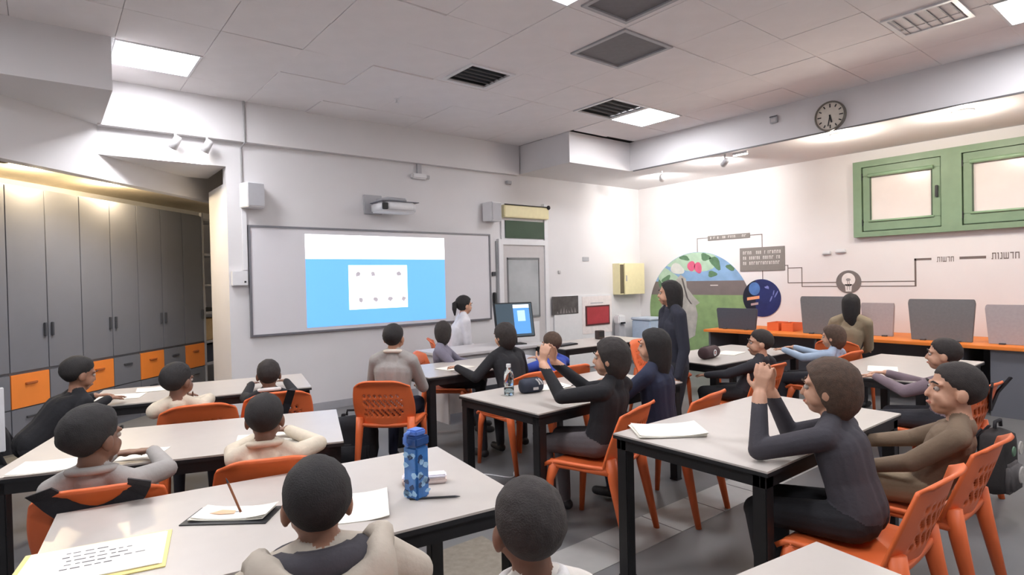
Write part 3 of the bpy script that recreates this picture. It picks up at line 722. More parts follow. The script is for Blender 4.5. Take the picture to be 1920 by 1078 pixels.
def person(lab,seat,yaw,head,hyaw=None,hpitch=0,top=('grey',(150,146,142)),pants=('charcoal',(46,46,52)),skin='b',hair='black',style='short',
           arms='table',hs=1.0,stand=False,collar=None,group=None,shoe=(40,38,40),tbl=.36,vox=.0066,bulk=1.0):
    """seat=(x,y) on the floor, yaw clockwise from facing the board, head = world centre of the head"""
    cy,sy=math.cos(R_(yaw)),math.sin(R_(yaw))
    def loc(p): dx,dy=p[0]-seat[0],p[1]-seat[1]; return Vector((dx*cy-dy*sy, dx*sy+dy*cy, p[2]))
    H=loc(head); B=Bones()
    hip=.53 if not stand else head[2]*.53
    S=max(.72,(H.z-.45)/.56) if not stand else (H.z-hip)/.50
    S=min(S,1.35); kS=S**.5*bulk
    nk=H+Vector((0,-.02,-.118*hs))                      # base of the neck
    pel=Vector((0,-.03,hip))
    ch=pel.lerp(nk,.68); wa=pel.lerp(nk,.32); shz=nk-Vector((0,.004,.034*S))
    for s in (-1,1):
        B.cap(pel+Vector((s*.05*kS,0,0)),pel+Vector((s*.055*kS,.03,-.005)),.088*kS,.085*kS,'pants')
        B.cap(wa+Vector((s*.045*kS,0,0)),ch+Vector((s*.058*kS,0,0)),.084*kS,.088*kS,'top')
        B.cap(pel+Vector((s*.048*kS,0,.02)),wa+Vector((s*.045*kS,0,0)),.090*kS,.086*kS,'top')
        B.cap(ch+Vector((s*.06*kS,0,.02)),shz+Vector((s*.105*kS,0,-.01)),.075*kS,.05*kS,'top')
        B.cap(shz+Vector((s*.12*kS,0,-.012)),nk+Vector((s*.02,0,.012)),.05*kS,.036*kS,'top')
    B.cap(ch,shz,.085*kS,.06*kS,'top'); B.cap(pel+Vector((0,-.004,.03)),wa+Vector((0,-.006,0)),.090*kS,.088*kS,'top'); B.cap(wa+Vector((0,-.006,0)),ch+Vector((0,-.008,0)),.088*kS,.092*kS,'top')
    B.cap(nk-Vector((0,0,.02)),H+Vector((0,-.012,-.07*hs)),.043*hs,.043*hs,'skin')
    # legs
    for s in (-1,1):
        if stand:
            h=pel+Vector((s*.075*kS,0,-.02)); kn=Vector((s*.085,.02,hip*.52)); an=Vector((s*.09,-.01,.075))
        else:
            h=pel+Vector((s*.075*kS,.01,-.012)); kn=Vector((s*.10,.30+.04*S,.485)); an=Vector((s*.105,.30+.02*s,.085))
        B.cap(h,kn,.078*kS,.056*kS,'pants'); B.cap(kn,an,.054*kS,.036*kS,'pants')
        B.cap(an+Vector((0,-.02,-.045)),an+Vector((s*.015,.12,-.05)),.034,.030,'shoe')
    # arms
    A={'table':((.21,.15,.70),(.10,tbl,.765),(-.35,.9,0)),'wide':((.25,.16,.71),(.26,tbl+.06,.765),(-.1,1,0)),'fold':((.22,.17,.72),(.02,tbl-.02,.765),(-1,.25,0)),
       'up':((.17,tbl-.04,.765),(.06,tbl+.0,H.z-.06),(-.2,-.1,1)),'chin':((.16,tbl-.06,.765),None,None),'lap':((.2,.02,.66),(.12,.2,.59),(-.3,1,-.1)),'down':((.2,-.02,hip+.16),(.22,.04,hip-.06),(0,.15,-1)),
       'low':((.2,.1,.66),(.13,.28,.64),(-.3,1,-.1))}
    if isinstance(arms,str): arms=(arms,arms)
    for s,pose in zip((-1,1),arms):
        el,wr,d=A[pose]
        sh=shz+Vector((s*.135*kS,0,-.02))
        el=Vector((s*el[0]*min(1.1,kS),el[1],el[2]))
        if pose=='chin':
            wr=H+Vector((s*.055,.075,-.15*hs)); d=Vector((-.3*s,.1,1)); 
        else: wr=Vector((s*wr[0],wr[1],wr[2])); d=Vector((d[0]*s,d[1],d[2]))
        # keep arm lengths believable
        ua=el-sh; L=.235*S+.03
        if ua.length>L: el=sh+ua*(L/ua.length)
        fa=wr-el; L=.22*S+.03
        if fa.length>L: wr=el+fa*(L/fa.length)
        if pose in('table','wide','fold') : 
            wr.z=max(wr.z,.762); 
        B.cap(sh,el,.050*kS,.043*kS,'top'); B.cap(el,wr,.042*kS,.031*kS,'top')
        dd=(wr-el).normalized(); w2=wr+dd*.02; B.cap(wr,w2,.023*hs,.021*hs,'skin')
        n=Vector((0,0,-1)) if pose not in('up','chin','down') else (Vector((-s,.2,0)) if pose!='chin' else Vector((0,-1,0)))
        hand(B,w2,d,n,.95*hs*min(1.1,max(.9,kS)),-1 if (d.cross(n)*-1).dot(Vector((-s,0,0)))<0 else 1,.45 if pose!='chin' else .9)
    # head
    if hyaw is None: hyaw=yaw
    MH=Matrix.Rotation(-R_(hyaw-yaw),3,'Z')@Matrix.Rotation(R_(hpitch),3,'X')
    def hp(x,y,z): return H+MH@(Vector((x,y,z))*hs)
    M4=MH.to_4x4()
    def he(c,r,lab='skin'): B.ell(hp(*c),tuple(v*hs for v in r),M4,lab)
    he((0,-.012,.018),(.071,.088,.083)); he((0,.022,-.03),(.058,.062,.07)); he((0,.04,-.075),(.034,.036,.03))
    B.cap(hp(0,.077,-.002),hp(0,.089,-.028),.009*hs,.0120*hs,'skin')
    for s in (-1,1):
        he((s*.071,-.004,-.018),(.012,.021,.030)); B.cap(hp(s*.018,.074,.018),hp(s*.045,.064,.018),.009*hs,.008*hs,'skin')
        B.cap(hp(s*.03,.062,-.03),hp(s*.036,.045,-.05),.02*hs,.022*hs,'skin')
    B.cap(hp(-.018,.074,-.062),hp(.018,.074,-.062),.009*hs,.009*hs,'skin')
    # one continuous surface
    bmesh.ops.recalc_face_normals(B.bm,faces=B.bm.faces[:])
    me=bpy.data.meshes.new('person_raw'); B.bm.to_mesh(me); B.bm.free()
    tmp=bpy.data.objects.new('person_raw',me); COL.objects.link(tmp)
    md=tmp.modifiers.new('r','REMESH'); md.mode='VOXEL'; md.voxel_size=vox
    sm=tmp.modifiers.new('s','SMOOTH'); sm.factor=.5; sm.iterations=3
    dg=bpy.context.evaluated_depsgraph_get(); out=bpy.data.meshes.new_from_object(tmp.evaluated_get(dg)); bpy.data.objects.remove(tmp); bpy.data.meshes.remove(me)
    names=['skin','top','pants','shoe']
    for m in (smat(skin),cloth(*top),cloth(*pants),mat('shoe_%d'%shoe[0],shoe,.6)): out.materials.append(m)
    n=len(out.polygons); cen=np.empty(n*3,np.float32); out.polygons.foreach_get('center',cen); cen=cen.reshape(-1,3)
    best=np.full(n,1e9,np.float32); idx=np.zeros(n,np.int32)
    for p0,p1,r0,r1,lb in B.b:
        a=np.array(p0,np.float32); d=np.array(p1,np.float32)-a; L=float(d@d)
        t=np.clip(((cen-a)@d)/L,0,1) if L>1e-9 else np.zeros(n,np.float32)
        dist=np.linalg.norm(cen-(a+t[:,None]*d),axis=1)-(r0+(r1-r0)*t)
        if L<=1e-9 : dist=np.where(cen[:,2]>nk.z+.045*hs,np.minimum(dist,-.5),dist)
        k=dist<best; best[k]=dist[k]; idx[k]=names.index(lb)
    out.polygons.foreach_set('material_index',idx); out.polygons.foreach_set('use_smooth',[True]*n)
    out.name='person'
    o=bpy.data.objects.new('person',out); COL.objects.link(o); o.location=(seat[0],seat[1],0); o.rotation_euler.z=-R_(yaw)
    tag(o,lab,'person',group)
    # hair
    bm=bmesh.new(); bmesh.ops.create_icosphere(bm,subdivisions=5 if style!='short' else 4,radius=1)
    rd=random.Random(len(lab)*7)
    ph=rd.random()*10
    for v in bm.verts:
        q=v.co.copy(); 
        front=max(0,q.y)
        if style in('short','fade','afro'): line=-.93 if q.y<-.30 else (-.93+(q.y+.30)*1.55 if q.y<.08 else (-.34+(q.y-.08)*.9 if q.y<.45 else -.007+(q.y-.45)*1.25))
        elif style=='bob': line=-1.2 if q.y<.2 else -.9+(q.y-.2)*2.1
        else: line=-1.2 if q.y<.05 else -.9+(q.y-.05)*1.9
        line+=.03*math.sin(q.x*7+ph)
        d=q.z-line; k=max(0,min(1,d/(.7 if style in('short','fade','afro') else .28))); k=k*k*(3-2*k)
        th={'short':.085,'fade':.055,'afro':.16,'bob':.15,'long':.14,'pony':.10}[style]
        m=(1.005+th*k if d>0 else max(.84,1.005+d*1.6)) if style in('short','fade','afro') else (.80+(.20+th)*k if d>-.3 else .7)
        m*=1+.028*noise.noise(q*4+Vector((ph,0,0)))*k+.012*noise.noise(q*16)*k
        r=Vector((.0725,.0905,.084))
        pt=Vector((q.x*r.x*m,q.y*r.y*m-.012,q.z*r.z*m+.018))
        if style in('bob','long') and q.z<.1 and q.y<.45: 
            pt.z-= (.1-q.z)*(.05 if style=='bob' else .16); pt.y-=.01*(.1-q.z)
        v.co=H+MH@(pt*hs)
    new('hair',bm,hmat(hair),o,True)
    if style=='pony':
        bm=bmesh.new(); tube(bm,[hp(0,-.09,.03),hp(0,-.125,.0),hp(.005,-.125,-.06),hp(.008,-.115,-.13)],[.02*hs,.03*hs,.026*hs,.008*hs],12); new('ponytail',bm,hmat(hair),o,True)
    for s in (-1,1):
        bm=bmesh.new(); ellipsoid(bm,hp(s*.031,.0690,.0),(.0102*hs,)*3,2); e=new('eye',bm,mat('eye_white',(178,168,160),.3),o,True)
        bm=bmesh.new(); ellipsoid(bm,hp(s*.031,.0750,.0),(.0062*hs,)*3,1); new('iris',bm,mat('iris_dark',(38,26,20),.15),e,True)
        bm=bmesh.new(); tube(bm,[hp(s*.017,.0845,.022),hp(s*.033,.083,.027),hp(s*.048,.071,.021)],[.003*hs,.0042*hs,.002*hs],6); new('eyebrow',bm,hmat(hair),o,True)
    bm=bmesh.new(); tube(bm,[hp(-.021,.078,-.061),hp(-.008,.0845,-.058),hp(.008,.0845,-.058),hp(.021,.078,-.061)],[.002*hs,.005*hs,.005*hs,.002*hs],8); new('mouth',bm,mat('lip_'+skin,tuple(int(a*b) for a,b in zip(SKIN[skin],(.92,.7,.7))),.4),o,True)
    if collar:
        bm=bmesh.new(); n=20; pts=[nk+Vector((math.cos(2*PI*k/n)*.066*hs,math.sin(2*PI*k/n)*.062*hs,.012-.012*math.sin(2*PI*k/n))) for k in range(n+1)]
        tube(bm,pts,.014*hs,8); new('collar',bm,cloth(*collar),o,True)
    return o,nk,H
GREYC=('grey',(158,154,150)); CREAMC=('cream',(212,200,180)); BLK=('black',(30,30,34)); NAVY=('navy',(38,44,66)); KH=('khaki',(150,136,112)); CHA=('charcoal',(46,46,52)); DARKG=('dark_grey',(62,60,66)); BEIGE=('beige',(184,174,160))
hood,hnk,hH=person('child in a beige hoodie seen from behind at the nearest table',(.50,1.27),8,(.52,1.455,.955),14,-8,BEIGE,CHA,'b','black','short',arms='fold',hs=1.06,collar=DARKG,tbl=.40,bulk=1.25)
# thick open hood of the hoodie lying round the shoulders
bm=bmesh.new(); n=34; prof=((-.030,-.045),(-.012,.002),(.012,.012),(.034,-.004),(.052,-.05),(.056,-.11),(.030,-.17),(-.01,-.20)); rows=[]
for k in range(n+1):
    a=PI*(-.16)+PI*1.32*k/n; back=max(0,-math.sin(-a)) if False else max(0,math.sin(a)); side=abs(math.cos(a))
    c=hnk+Vector((math.cos(a)*.135,-math.sin(a)*.115-.015,.052*side**2-.012*back-.03*max(0,-math.sin(a))*3)); d=Vector((math.cos(a),-math.sin(a),0))
    e=math.sin(PI*k/n)**.5
    rows.append([bm.verts.new(c+d*(u*(.55+.45*e)+.007*math.sin(9*a+u*40))+Vector((0,0,v*(.35+.65*back)))) for u,v in prof])
for A_,B_ in zip(rows,rows[1:]):
    for q in range(len(prof)-1): bm.faces.new((A_[q],A_[q+1],B_[q+1],B_[q]))
bmesh.ops.recalc_face_normals(bm,faces=bm.faces[:]); bmesh.ops.solidify(bm,geom=bm.faces[:],thickness=.012)
hd_=new('hood',bm,cloth(*BEIGE),hood,True)
bm=bmesh.new(); pts=[hnk+Vector((math.cos(2*PI*k/24)*.094,math.sin(2*PI*k/24)*.085-.012,-.004-.014*math.sin(2*PI*k/24))) for k in range(25)]
tube(bm,pts,.036,12); new('undershirt',bm,cloth(*DARKG),hood,True)
person('child with cropped dark hair and white collar, back of head at bottom centre',(.84,.93),12,(.855,1.03,.935),20,-4,('pale',(222,216,208)),CHA,'a','dark','fade','low',hs=1.06,collar=('white_trim',(226,224,222)))
person('child in a grey hoodie looking right, second left table',(.21,2.84),18,(.128,2.72,.94),52,-6,GREYC,CHA,'a','black','afro','fold',hs=1.1,collar=GREYC,tbl=.42)
person('child in a cream top bent over a book, second left table',(.80,2.75),20,(.757,2.745,.905),24,-10,CREAMC,CHA,'a','black','short','fold',hs=1.03,collar=CREAMC,tbl=.36)
person('child with shaved hair sitting at the right end of the far left table',(1.25,4.33),12,(1.193,4.21,.885),14,0,BLK,CHA,'a','dark','fade','table',hs=1.0,collar=('white_trim',(226,224,222)))
person('child in cream resting chin on a hand at the far left table',(.72,4.27),14,(.625,4.105,.925),50,-6,CREAMC,CHA,'a','black','short',('fold','chin'),hs=1.06)
person('child in black at the left end of the far left table',(-.06,4.70),70,(.16,4.72,.955),72,-14,BLK,CHA,'b','black','short','table',hs=1.05)
person('child in a grey shirt and navy trousers left of the table below the slide',(2.12,4.17),44,(2.12,4.145,1.07),50,0,GREYC,NAVY,'d','black','short','low',hs=1.02,collar=('cream2',(222,212,200)))
person('child with dark hair at the far side of the table below the board',(3.14,5.0),130,(3.05,4.92,1.0),40,0,('mauve_grey',(126,122,138)),CHA,'c','dark','bob','low')
person('child in black leaning on the table below the monitor',(2.97,3.74),0,(3.02,3.90,1.03),-10,-6,BLK,CHA,'c','dark','bob','wide',tbl=.4)
person('child in a bright blue shirt bent low at the middle back table',(3.42,3.78),8,(3.53,3.87,.92),0,-10,('blue',(58,80,168)),CHA,'c','brown','short','table')
person('child in a black sweater with raised hands at the middle table',(2.58,2.42),-14,(2.62,2.36,1.025),-30,0,BLK,('grey_trouser',(92,86,88)),'c','dark','bob','up',hs=1.08)
person('child in navy leaning on the middle table, right seat',(3.13,2.43),-10,(3.13,2.44,1.045),-24,0,NAVY,NAVY,'c','black','long','table',hs=1.05)
person('child in dark clothes at the near side of the pencil case table',(4.58,2.62),0,(4.60,2.50,.935),-40,0,CHA,BLK,'c','dark','short','low',hs=1.03)
person('child in a light blue jacket at the right end of the pencil case table',(5.70,2.50),0,(5.73,2.40,.905),-10,-4,('light_blue',(158,176,198)),CHA,'c','brown','bob','table')
person('child in a dark grey sweater, elbows on the near right table',(2.52,.99),-6,(2.545,1.085,1.025),-14,-2,DARKG,BLK,'c','brown','bob','up',hs=1.1,tbl=.34,vox=.006)
person('child in a brown sweater leaning back at the right',(3.14,.93),-10,(3.12,.80,.975),-34,4,('brown',(122,104,86)),('tan',(150,132,108)),'c','dark','short',('lap','low'),hs=1.12,vox=.006)
person('child in muted mauve with dark hair at the far right table',(4.64,1.26),0,(4.63,1.245,.945),-16,0,('mauve',(128,112,120)),CHA,'c','dark','short','table')
person('person standing in dark navy between the tables, before the mural',(4.28,3.14),-60,(4.21,3.10,1.355),-30,0,('dark_navy',(48,50,62)),CHA,'c','black','long','down',stand=True)
person('person in khaki with long dark hair sitting at the counter',(6.70,2.70),85,(6.63,2.585,1.16),70,0,KH,CHA,'c','black','long','low',hs=1.05)
person('teacher in a white shirt with dark tied hair beside the monitor',(4.0,6.15),110,(4.02,5.98,1.205),95,-6,('white_shirt',(226,224,228)),CHA,'c','black','pony','low',hs=1.08)

# ---------------------------------------------------------------- bags and straps
STR=mat('strap_webbing',(40,38,42),.85,.1,40,.3)
def backpack(name,lab,x,y,z,yaw,w,d,h,m,m2=None):
    b=thing(name,lab,'backpack',(x,y,z),-R_(yaw))
    bm=bmesh.new(); prism(bm,[(-w/2,-d/2),(w/2,-d/2),(w/2,d/2),(-w/2,d/2)],0,h)
    bmesh.ops.subdivide_edges(bm,edges=bm.edges[:],cuts=5,use_grid_fill=True)
    for v in bm.verts:
        u=Vector((v.co.x/(w/2),v.co.y/(d/2),v.co.z/(h/2)-1)); s=u.normalized()*max(abs(u.x),abs(u.y),abs(u.z))
        q=u.lerp(s,.45); q*=1+.05*noise.noise(v.co*9+Vector((x,y,0)))
        v.co=Vector((q.x*w/2*1.12,q.y*d/2*1.12,(q.z*.94+1)*h/2))
        v.co.z=max(v.co.z,0)
    new('body',bm,m,b,True)
    bm=bmesh.new(); prism(bm,[(-w*.36,-d/2-.035),(w*.36,-d/2-.035),(w*.38,-d/2+.03),(-w*.38,-d/2+.03)],h*.1,h*.52); bevel(bm,.02,3); new('front_pocket',bm,m2 or m,b,True)
    bm=bmesh.new(); tube(bm,[(-.05,0,h*.98),(-.045,0,h+.03),(.045,0,h+.03),(.05,0,h*.98)],.01,8); new('grab_handle',bm,STR,b,True)
    for s in (-1,1):
        bm=bmesh.new(); tube(bm,[(s*w*.25,d/2,h*.95),(s*w*.3,d/2+.06,h*.75),(s*w*.32,d/2+.05,h*.4),(s*w*.3,d/2+.01,h*.12)],[.018,.022,.02,.012],8,0,True,.4); new('shoulder_strap',bm,STR,b,True)
    return b
BKB=cloth('bag_black',(34,34,38))
backpack('school_backpack','black backpack on the floor beside the chair left of the front table',1.93,4.52,0,30,.36,.22,.44,BKB)
backpack('school_backpack','black backpack on the floor at the left edge of the picture',-.40,5.35,0,40,.34,.22,.62,BKB)
fb=backpack('school_backpack','patterned black backpack hanging behind the chair at the right edge',4.44,.925,.14,4,.26,.12,.42,cloth('bag_pattern',(48,44,44)),cloth('bag_grey',(96,92,92)))
for k,(px,pz,r,c) in enumerate(((-.06,.17,.05,(176,172,166)),(.06,.12,.045,(150,52,72)),(.05,.30,.04,(190,186,178)),(-.07,.30,.03,(90,120,96)))):
    bm=bmesh.new(); lathe(bm,[(r,0),(r*.9,.006)],16,0,Matrix.Translation((px,-.125 if pz<.22 else -.092,pz))@Matrix.Rotation(PI/2,4,'X')); bmesh.ops.recalc_face_normals(bm,faces=bm.faces[:]); new('printed_patch',bm,mat('patch_%d'%k,c,.7,.2,30),fb)
def strap(name,lab,pts,wd,th,yaw_x,m,parent_yaw=0):
    """flat strap: ribbon through points, width direction wv"""
    bm=bmesh.new(); P=[Vector(p) for p in pts]; prev=None
    N=Vector(yaw_x)
    rows=[]
    for i,p in enumerate(P):
        t=(P[min(i+1,len(P)-1)]-P[max(i-1,0)]).normalized(); wv=t.cross(N).normalized()
        rows.append([bm.verts.new(p+wv*wd/2+N*th),bm.verts.new(p-wv*wd/2+N*th),bm.verts.new(p-wv*wd/2-N*th),bm.verts.new(p+wv*wd/2-N*th)])
    for a,b in zip(rows,rows[1:]):
        for k in range(4): bm.faces.new((a[k],a[(k+1)%4],b[(k+1)%4],b[k]))
    bm.faces.new(rows[0]); bm.faces.new(rows[-1][::-1]); bmesh.ops.recalc_face_normals(bm,faces=bm.faces[:])
    return bm
def chair_pt(x,y,yaw,u,t,off=.02):      # point behind a chair's backrest: u across (-1..1), t up (0..1)
    wd=.43; p=Vector((u*wd/2, -.185-.02*math.sin(t*PI/2)-.10*t+.055*u*u*(1-.3*t)-.03*max(0,(t-.86)/.14)**2-off, .425+.37*t))
    c,s=math.cos(-R_(yaw)),math.sin(-R_(yaw)); return Vector((x+p.x*c-p.y*s, y+p.x*s+p.y*c, p.z))
def hung_straps(lab,cx,cy,yaw,uts_list,wd,tagged=False):
    r=thing('hung_bag_straps',lab,'straps',(0,0,0))
    N=Vector((-math.sin(R_(yaw)),-math.cos(R_(yaw)),0))
    for uts in uts_list:
        new('strap',strap('s','',[chair_pt(cx,cy,yaw,u,t,.026) for u,t in uts],wd,.006,N,STR),STR,r)
    if tagged:
        bm=bmesh.new(); a=[chair_pt(cx,cy,yaw,u,t,.035) for u,t in ((-.16,.70),(.02,.70),(.2,.72))]
        new('yellow_tag',strap('s','',a,.028,.003,N,STR),mat('tag_yellow',(222,212,96),.6),r)
    return r
hung_straps('wide black straps with a yellow tag across the chair at second left table',.21,2.88,16,[[(-.70,1.04),(-.66,.96),(-.58,.87),(-.45,.79),(-.3,.735),(-.15,.70),(0,.685),(.15,.70),(.3,.735),(.45,.79),(.56,.87),(.64,.96),(.68,1.04)]],.075,True)
hung_straps('dark strap pair across the chair at the right end of the far left table',1.26,4.31,12,[[(-.55,1.0),(-.35,.75),(-.2,.5)],[(.35,1.02),(.25,.75),(.1,.5)]],.05)
hung_straps('thin dark bag straps on the chair at the right edge',4.66,1.29,4,[[(-.7,1.0),(-.2,.75),(.3,.5)],[(.9,1.02),(.75,.75),(.5,.45)]],.035)

# ---------------------------------------------------------------- things on the tables
def sheet(name,lab,cat,x,y,rz,w,h,n=1,m=PAPER,z=TH,group=None,curl=.0,lines=0,under=None):
    p=thing(name,lab,cat,(x,y,z+.0008),R_(rz),group)
    zz=0
    if under: bx('cover',-w/2-.02,w/2+.012,-h/2-.025,h/2+.01,0,.003,under,p); zz=.0032
    for k in range(n):
        bm=bmesh.new(); nx=8
        a=random.uniform(-.03,.03); M=Matrix.Translation((random.uniform(-.006,.006),random.uniform(-.006,.006),zz+k*.0022))@Matrix.Rotation(a,4,'Z')
        up=[];lo=[]
        for i in range(nx+1):
            X=-w/2+w*i/nx; c=curl*max(0,(i/nx-.55)/.45)**2+(.5*curl*max(0,(.3-i/nx)/.3)**2)
            c*=(k+1)/n
            for sgn in (0,1):
                Y=-h/2+h*sgn; up.append(bm.verts.new(M@Vector((X,Y,c+.0016)))); lo.append(bm.verts.new(M@Vector((X,Y,c))))
        for i in range(nx):
            a0,a1,b0,b1=2*i,2*i+1,2*i+2,2*i+3
            bm.faces.new((up[a0],up[b0],up[b1],up[a1])); bm.faces.new((lo[a0],lo[a1],lo[b1],lo[b0]))
            bm.faces.new((up[a0],lo[a0],lo[b0],up[b0])); bm.faces.new((up[a1],up[b1],lo[b1],lo[a1]))
        bm.faces.new((up[0],up[1],lo[1],lo[0])); bm.faces.new((up[-1],up[-2],lo[-2],lo[-1]))
        bmesh.ops.recalc_face_normals(bm,faces=bm.faces[:]); new('sheet',bm,m,p)
    zt=zz+(n-1)*.0022+.0017
    rd=random.Random(int(x*100+y*37))
    for k in range(lines):
        Y=h/2-.05-k*(h-.1)/max(1,lines); L=rd.uniform(.25,.6)*w; X=-w*.3+rd.uniform(0,.1)*w
        bm=bmesh.new(); q=X
        while q<X+L:
            l=rd.uniform(.008,.03); box(bm,q,q+l,Y-.0022+rd.uniform(-.001,.001),Y+.0022,zt,zt+.0004); q+=l+rd.uniform(.004,.012)
        o=new('text_line',bm,INK,p); o['kind']='stuff'
    return p
def pencil(lab,p0,p1,m,tip=INK):
    P0,P1=Vector(p0),Vector(p1); d=(P1-P0).normalized()
    pc=thing('pencil',lab,'pencil',P0); e=P1-P0
    bm=bmesh.new(); tube(bm,[(0,0,0),e-d*.018],.0038,6); new('shaft',bm,m,pc)
    bm=bmesh.new(); tube(bm,[e-d*.018,e],[.0038,.0008],6); new('tip',bm,tip,pc); return pc
# nearest table
wsh=sheet('worksheet_stack','stack of printed worksheets at the left front of the nearest table','paper',.095,2.06,-12,.34,.24,2,lines=5,under=YPAPER)
sheet('worksheet','white sheet on the table right of the hoodie child','paper',.83,1.93,-24,.21,.27,1,curl=.01,lines=0)
ob=sheet('open_book','open white booklet on a black folder before the hoodie child','book',.485,2.145,-38,.25,.11,3,curl=.014,lines=1,under=BLKPL)
bm=bmesh.new(); prism(bm,[(-.08,-.01),(-.05,.02),(0,.01),(.005,-.015),(-.04,-.02)],.0112,.0118); new('orange_drawing',bm,mat('drawing_orange',(236,186,150),.7),ob)
pencil('brown pencil standing up beside the open booklet',(.49,2.085,.748),(.452,2.105,.865),mat('pencil_brown',(142,86,56),.5))
# blue bottle
bl=thing('water_bottle','tall blue patterned square bottle on the nearest table','bottle',(1.035,1.875,TH),R_(18))
BB=mat('bottle_blue',(58,112,176),.3,.25,22); BD=mat('bottle_cap_blue',(36,72,128),.35)
bm=bmesh.new(); box(bm,-.034,.034,-.034,.034,0,.19); bevel(bm,.008,2); new('body',bm,BB,bl)
bm=bmesh.new(); box(bm,-.036,.036,-.036,.036,.19,.225); bevel(bm,.006,2); new('neck_band',bm,BD,bl)
bm=bmesh.new(); box(bm,-.026,.03,-.026,.026,.225,.248); bevel(bm,.006,2); new('cap',bm,mat('bottle_lid',(88,128,206),.35),bl)
bm=bmesh.new(); tube(bm,[(-.03,0,.243),(-.052,0,.24),(-.056,0,.21),(-.04,0,.195)],.006,8); new('carry_loop',bm,mat('bottle_lid',(88,128,206)),bl,True)
PT=mat('bottle_print',(150,190,222),.35,.1,30); PT2=mat('bottle_print_dark',(28,52,92),.35)
rd=random.Random(4)
for k in range(26):
    f=k%2; z=rd.uniform(.015,.17); u=rd.uniform(-.022,.022); a=rd.uniform(0,3)
    bm=bmesh.new(); pts=[(rd.uniform(.5,1)*.017*math.cos(t),rd.uniform(.4,1)*.015*math.sin(t)) for t in [i*PI/3 for i in range(6)]]
    M=Matrix.Translation((u,-.0345,z))@Matrix.Rotation(PI/2,4,'X') if f==0 else Matrix.Translation((-.0345,u,z))@Matrix.Rotation(-PI/2,4,'Z')@Matrix.Rotation(PI/2,4,'X')
    prism(bm,pts,0,.0006,0,M); bmesh.ops.recalc_face_normals(bm,faces=bm.faces[:]); new('print_patch',bm,PT if k%3 else PT2,bl)
er=thing('pencil_box','small pale pink and white box behind the blue bottle','box',(1.13,1.985,TH),R_(-28))
bx('base',-.085,.085,-.028,.028,0,.022,mat('pinkish_box',(218,200,192),.6),er,.006); bx('lid',-.085,.085,-.028,.028,.0225,.036,mat('pale_box_lid',(230,226,232),.5),er,.006)
bx('blue_end',-.03,.0,-.0285,.0285,.002,.034,mat('box_blue',(74,116,176),.5),er)
pencil('dark pencil lying in front of the blue bottle',(1.0,1.865,TH+.0045),(1.15,1.765,TH+.0045),BLKPL)
# second and third left tables
sheet('worksheet_stack','white sheets at the left end of the second left table','paper',.01,3.28,-18,.28,.2,3,curl=.01,group=None)
sheet('worksheet','single sheet right of the grey hoodie child','paper',.34,3.22,-30,.16,.2,1)
sheet('open_book','open book before the child in cream, second left table','book',.87,3.10,-16,.30,.2,2,curl=.008)
pencil('dark pen beside the open book on the second left table',(.97,2.985,TH+.0045),(1.06,2.96,TH+.0045),BLKPL)
sheet('worksheet_stack','white papers on the far left table before the black shirt child','paper',.40,5.03,-20,.30,.21,2)
sheet('open_book','booklet lying open on the far left table behind the head','book',.66,5.2,-10,.28,.2,2,curl=.01)
# front table
sheet('worksheet','white worksheet on the table below the slide','paper',2.86,4.42,10,.3,.21,2)
# middle table
cb=thing('clear_bottle','clear plastic water bottle on the left of the middle table','bottle',(2.43,3.10,TH))
CLR=mat('clear_plastic',(220,230,232),.05,.02,trans=1,spec=.6)
bm=bmesh.new(); lathe(bm,[(.028,0),(.034,.008),(.034,.06),(.031,.065),(.034,.07),(.034,.13),(.028,.16),(.014,.185),(.014,.2)],20,caps=True); new('body',bm,CLR,cb,True)
bm=bmesh.new(); lathe(bm,[(.0305,.009),(.0315,.012),(.0315,.05)],20); new('water',bm,mat('water_clear',(206,220,224),.02,trans=1),cb,True)
bm=bmesh.new(); lathe(bm,[(.016,.19),(.016,.212)],16); new('cap',bm,WHITEP,cb)
def pencil_case(lab,x,y,rz,L,r,m,m2,ring=False):
    c=thing('pencil_case',lab,'pencil case',(x,y,TH),R_(rz))
    MX=Matrix.Translation((0,0,r))@Matrix.Rotation(PI/2,4,'Y')
    bm=bmesh.new(); lathe(bm,[(r*.55,-L/2),(r*.9,-L/2+.01),(r,-L/2+.03),(r,L/2-.03),(r*.9,L/2-.01),(r*.55,L/2)],20,0,MX); new('body',bm,m,c,True)
    bm=bmesh.new(); tube(bm,[(-L/2+.03,.0,2*r+.001),(L/2-.03,0,2*r+.001)],.004,6); new('zip',bm,BLKPL,c)
    if ring:
        bm=bmesh.new(); lathe(bm,[(.030,0),(.030,.002),(.019,.002),(.019,0)],24,0,Matrix.Translation((.0,-r-.0015,r))@Matrix.Rotation(PI/2,4,'X'),False); new('ring_emblem',bm,m2,c)
        bm=bmesh.new(); prism(bm,[(-.012,-.008),(.008,-.012),(.012,.004),(0,.012)],0,.002,0,Matrix.Translation((0,-r-.0015,r))@Matrix.Rotation(PI/2,4,'X')); new('emblem_mark',bm,mat('emblem_pink',(196,150,150),.5),c)
    else:
        for q in (-.02,.0):
            bm=bmesh.new(); tube(bm,[(L*.25+q,-r*.55,r*1.88),(L*.33+q,-r*.9,r*1.5),(L*.36+q,-r*1.02,r*1.15)],.006,6); new('stripe',bm,m2,c)
        bx('logo_patch',-.01,.03,-r-.002,-r+.003,r*.5,r*.85,m2,c)
    return c
pencil_case('dark blue pencil case with pale stripes beside the clear bottle',2.60,3.07,-10,.17,.05,mat('case_navy',(40,46,62),.7,.1,30,.3),LGREY)
pencil_case('dark maroon pencil case with a white ring emblem below the mural',4.86,3.14,6,.26,.058,mat('case_maroon',(66,46,50),.7,.1,30,.3),WHITEP,True)
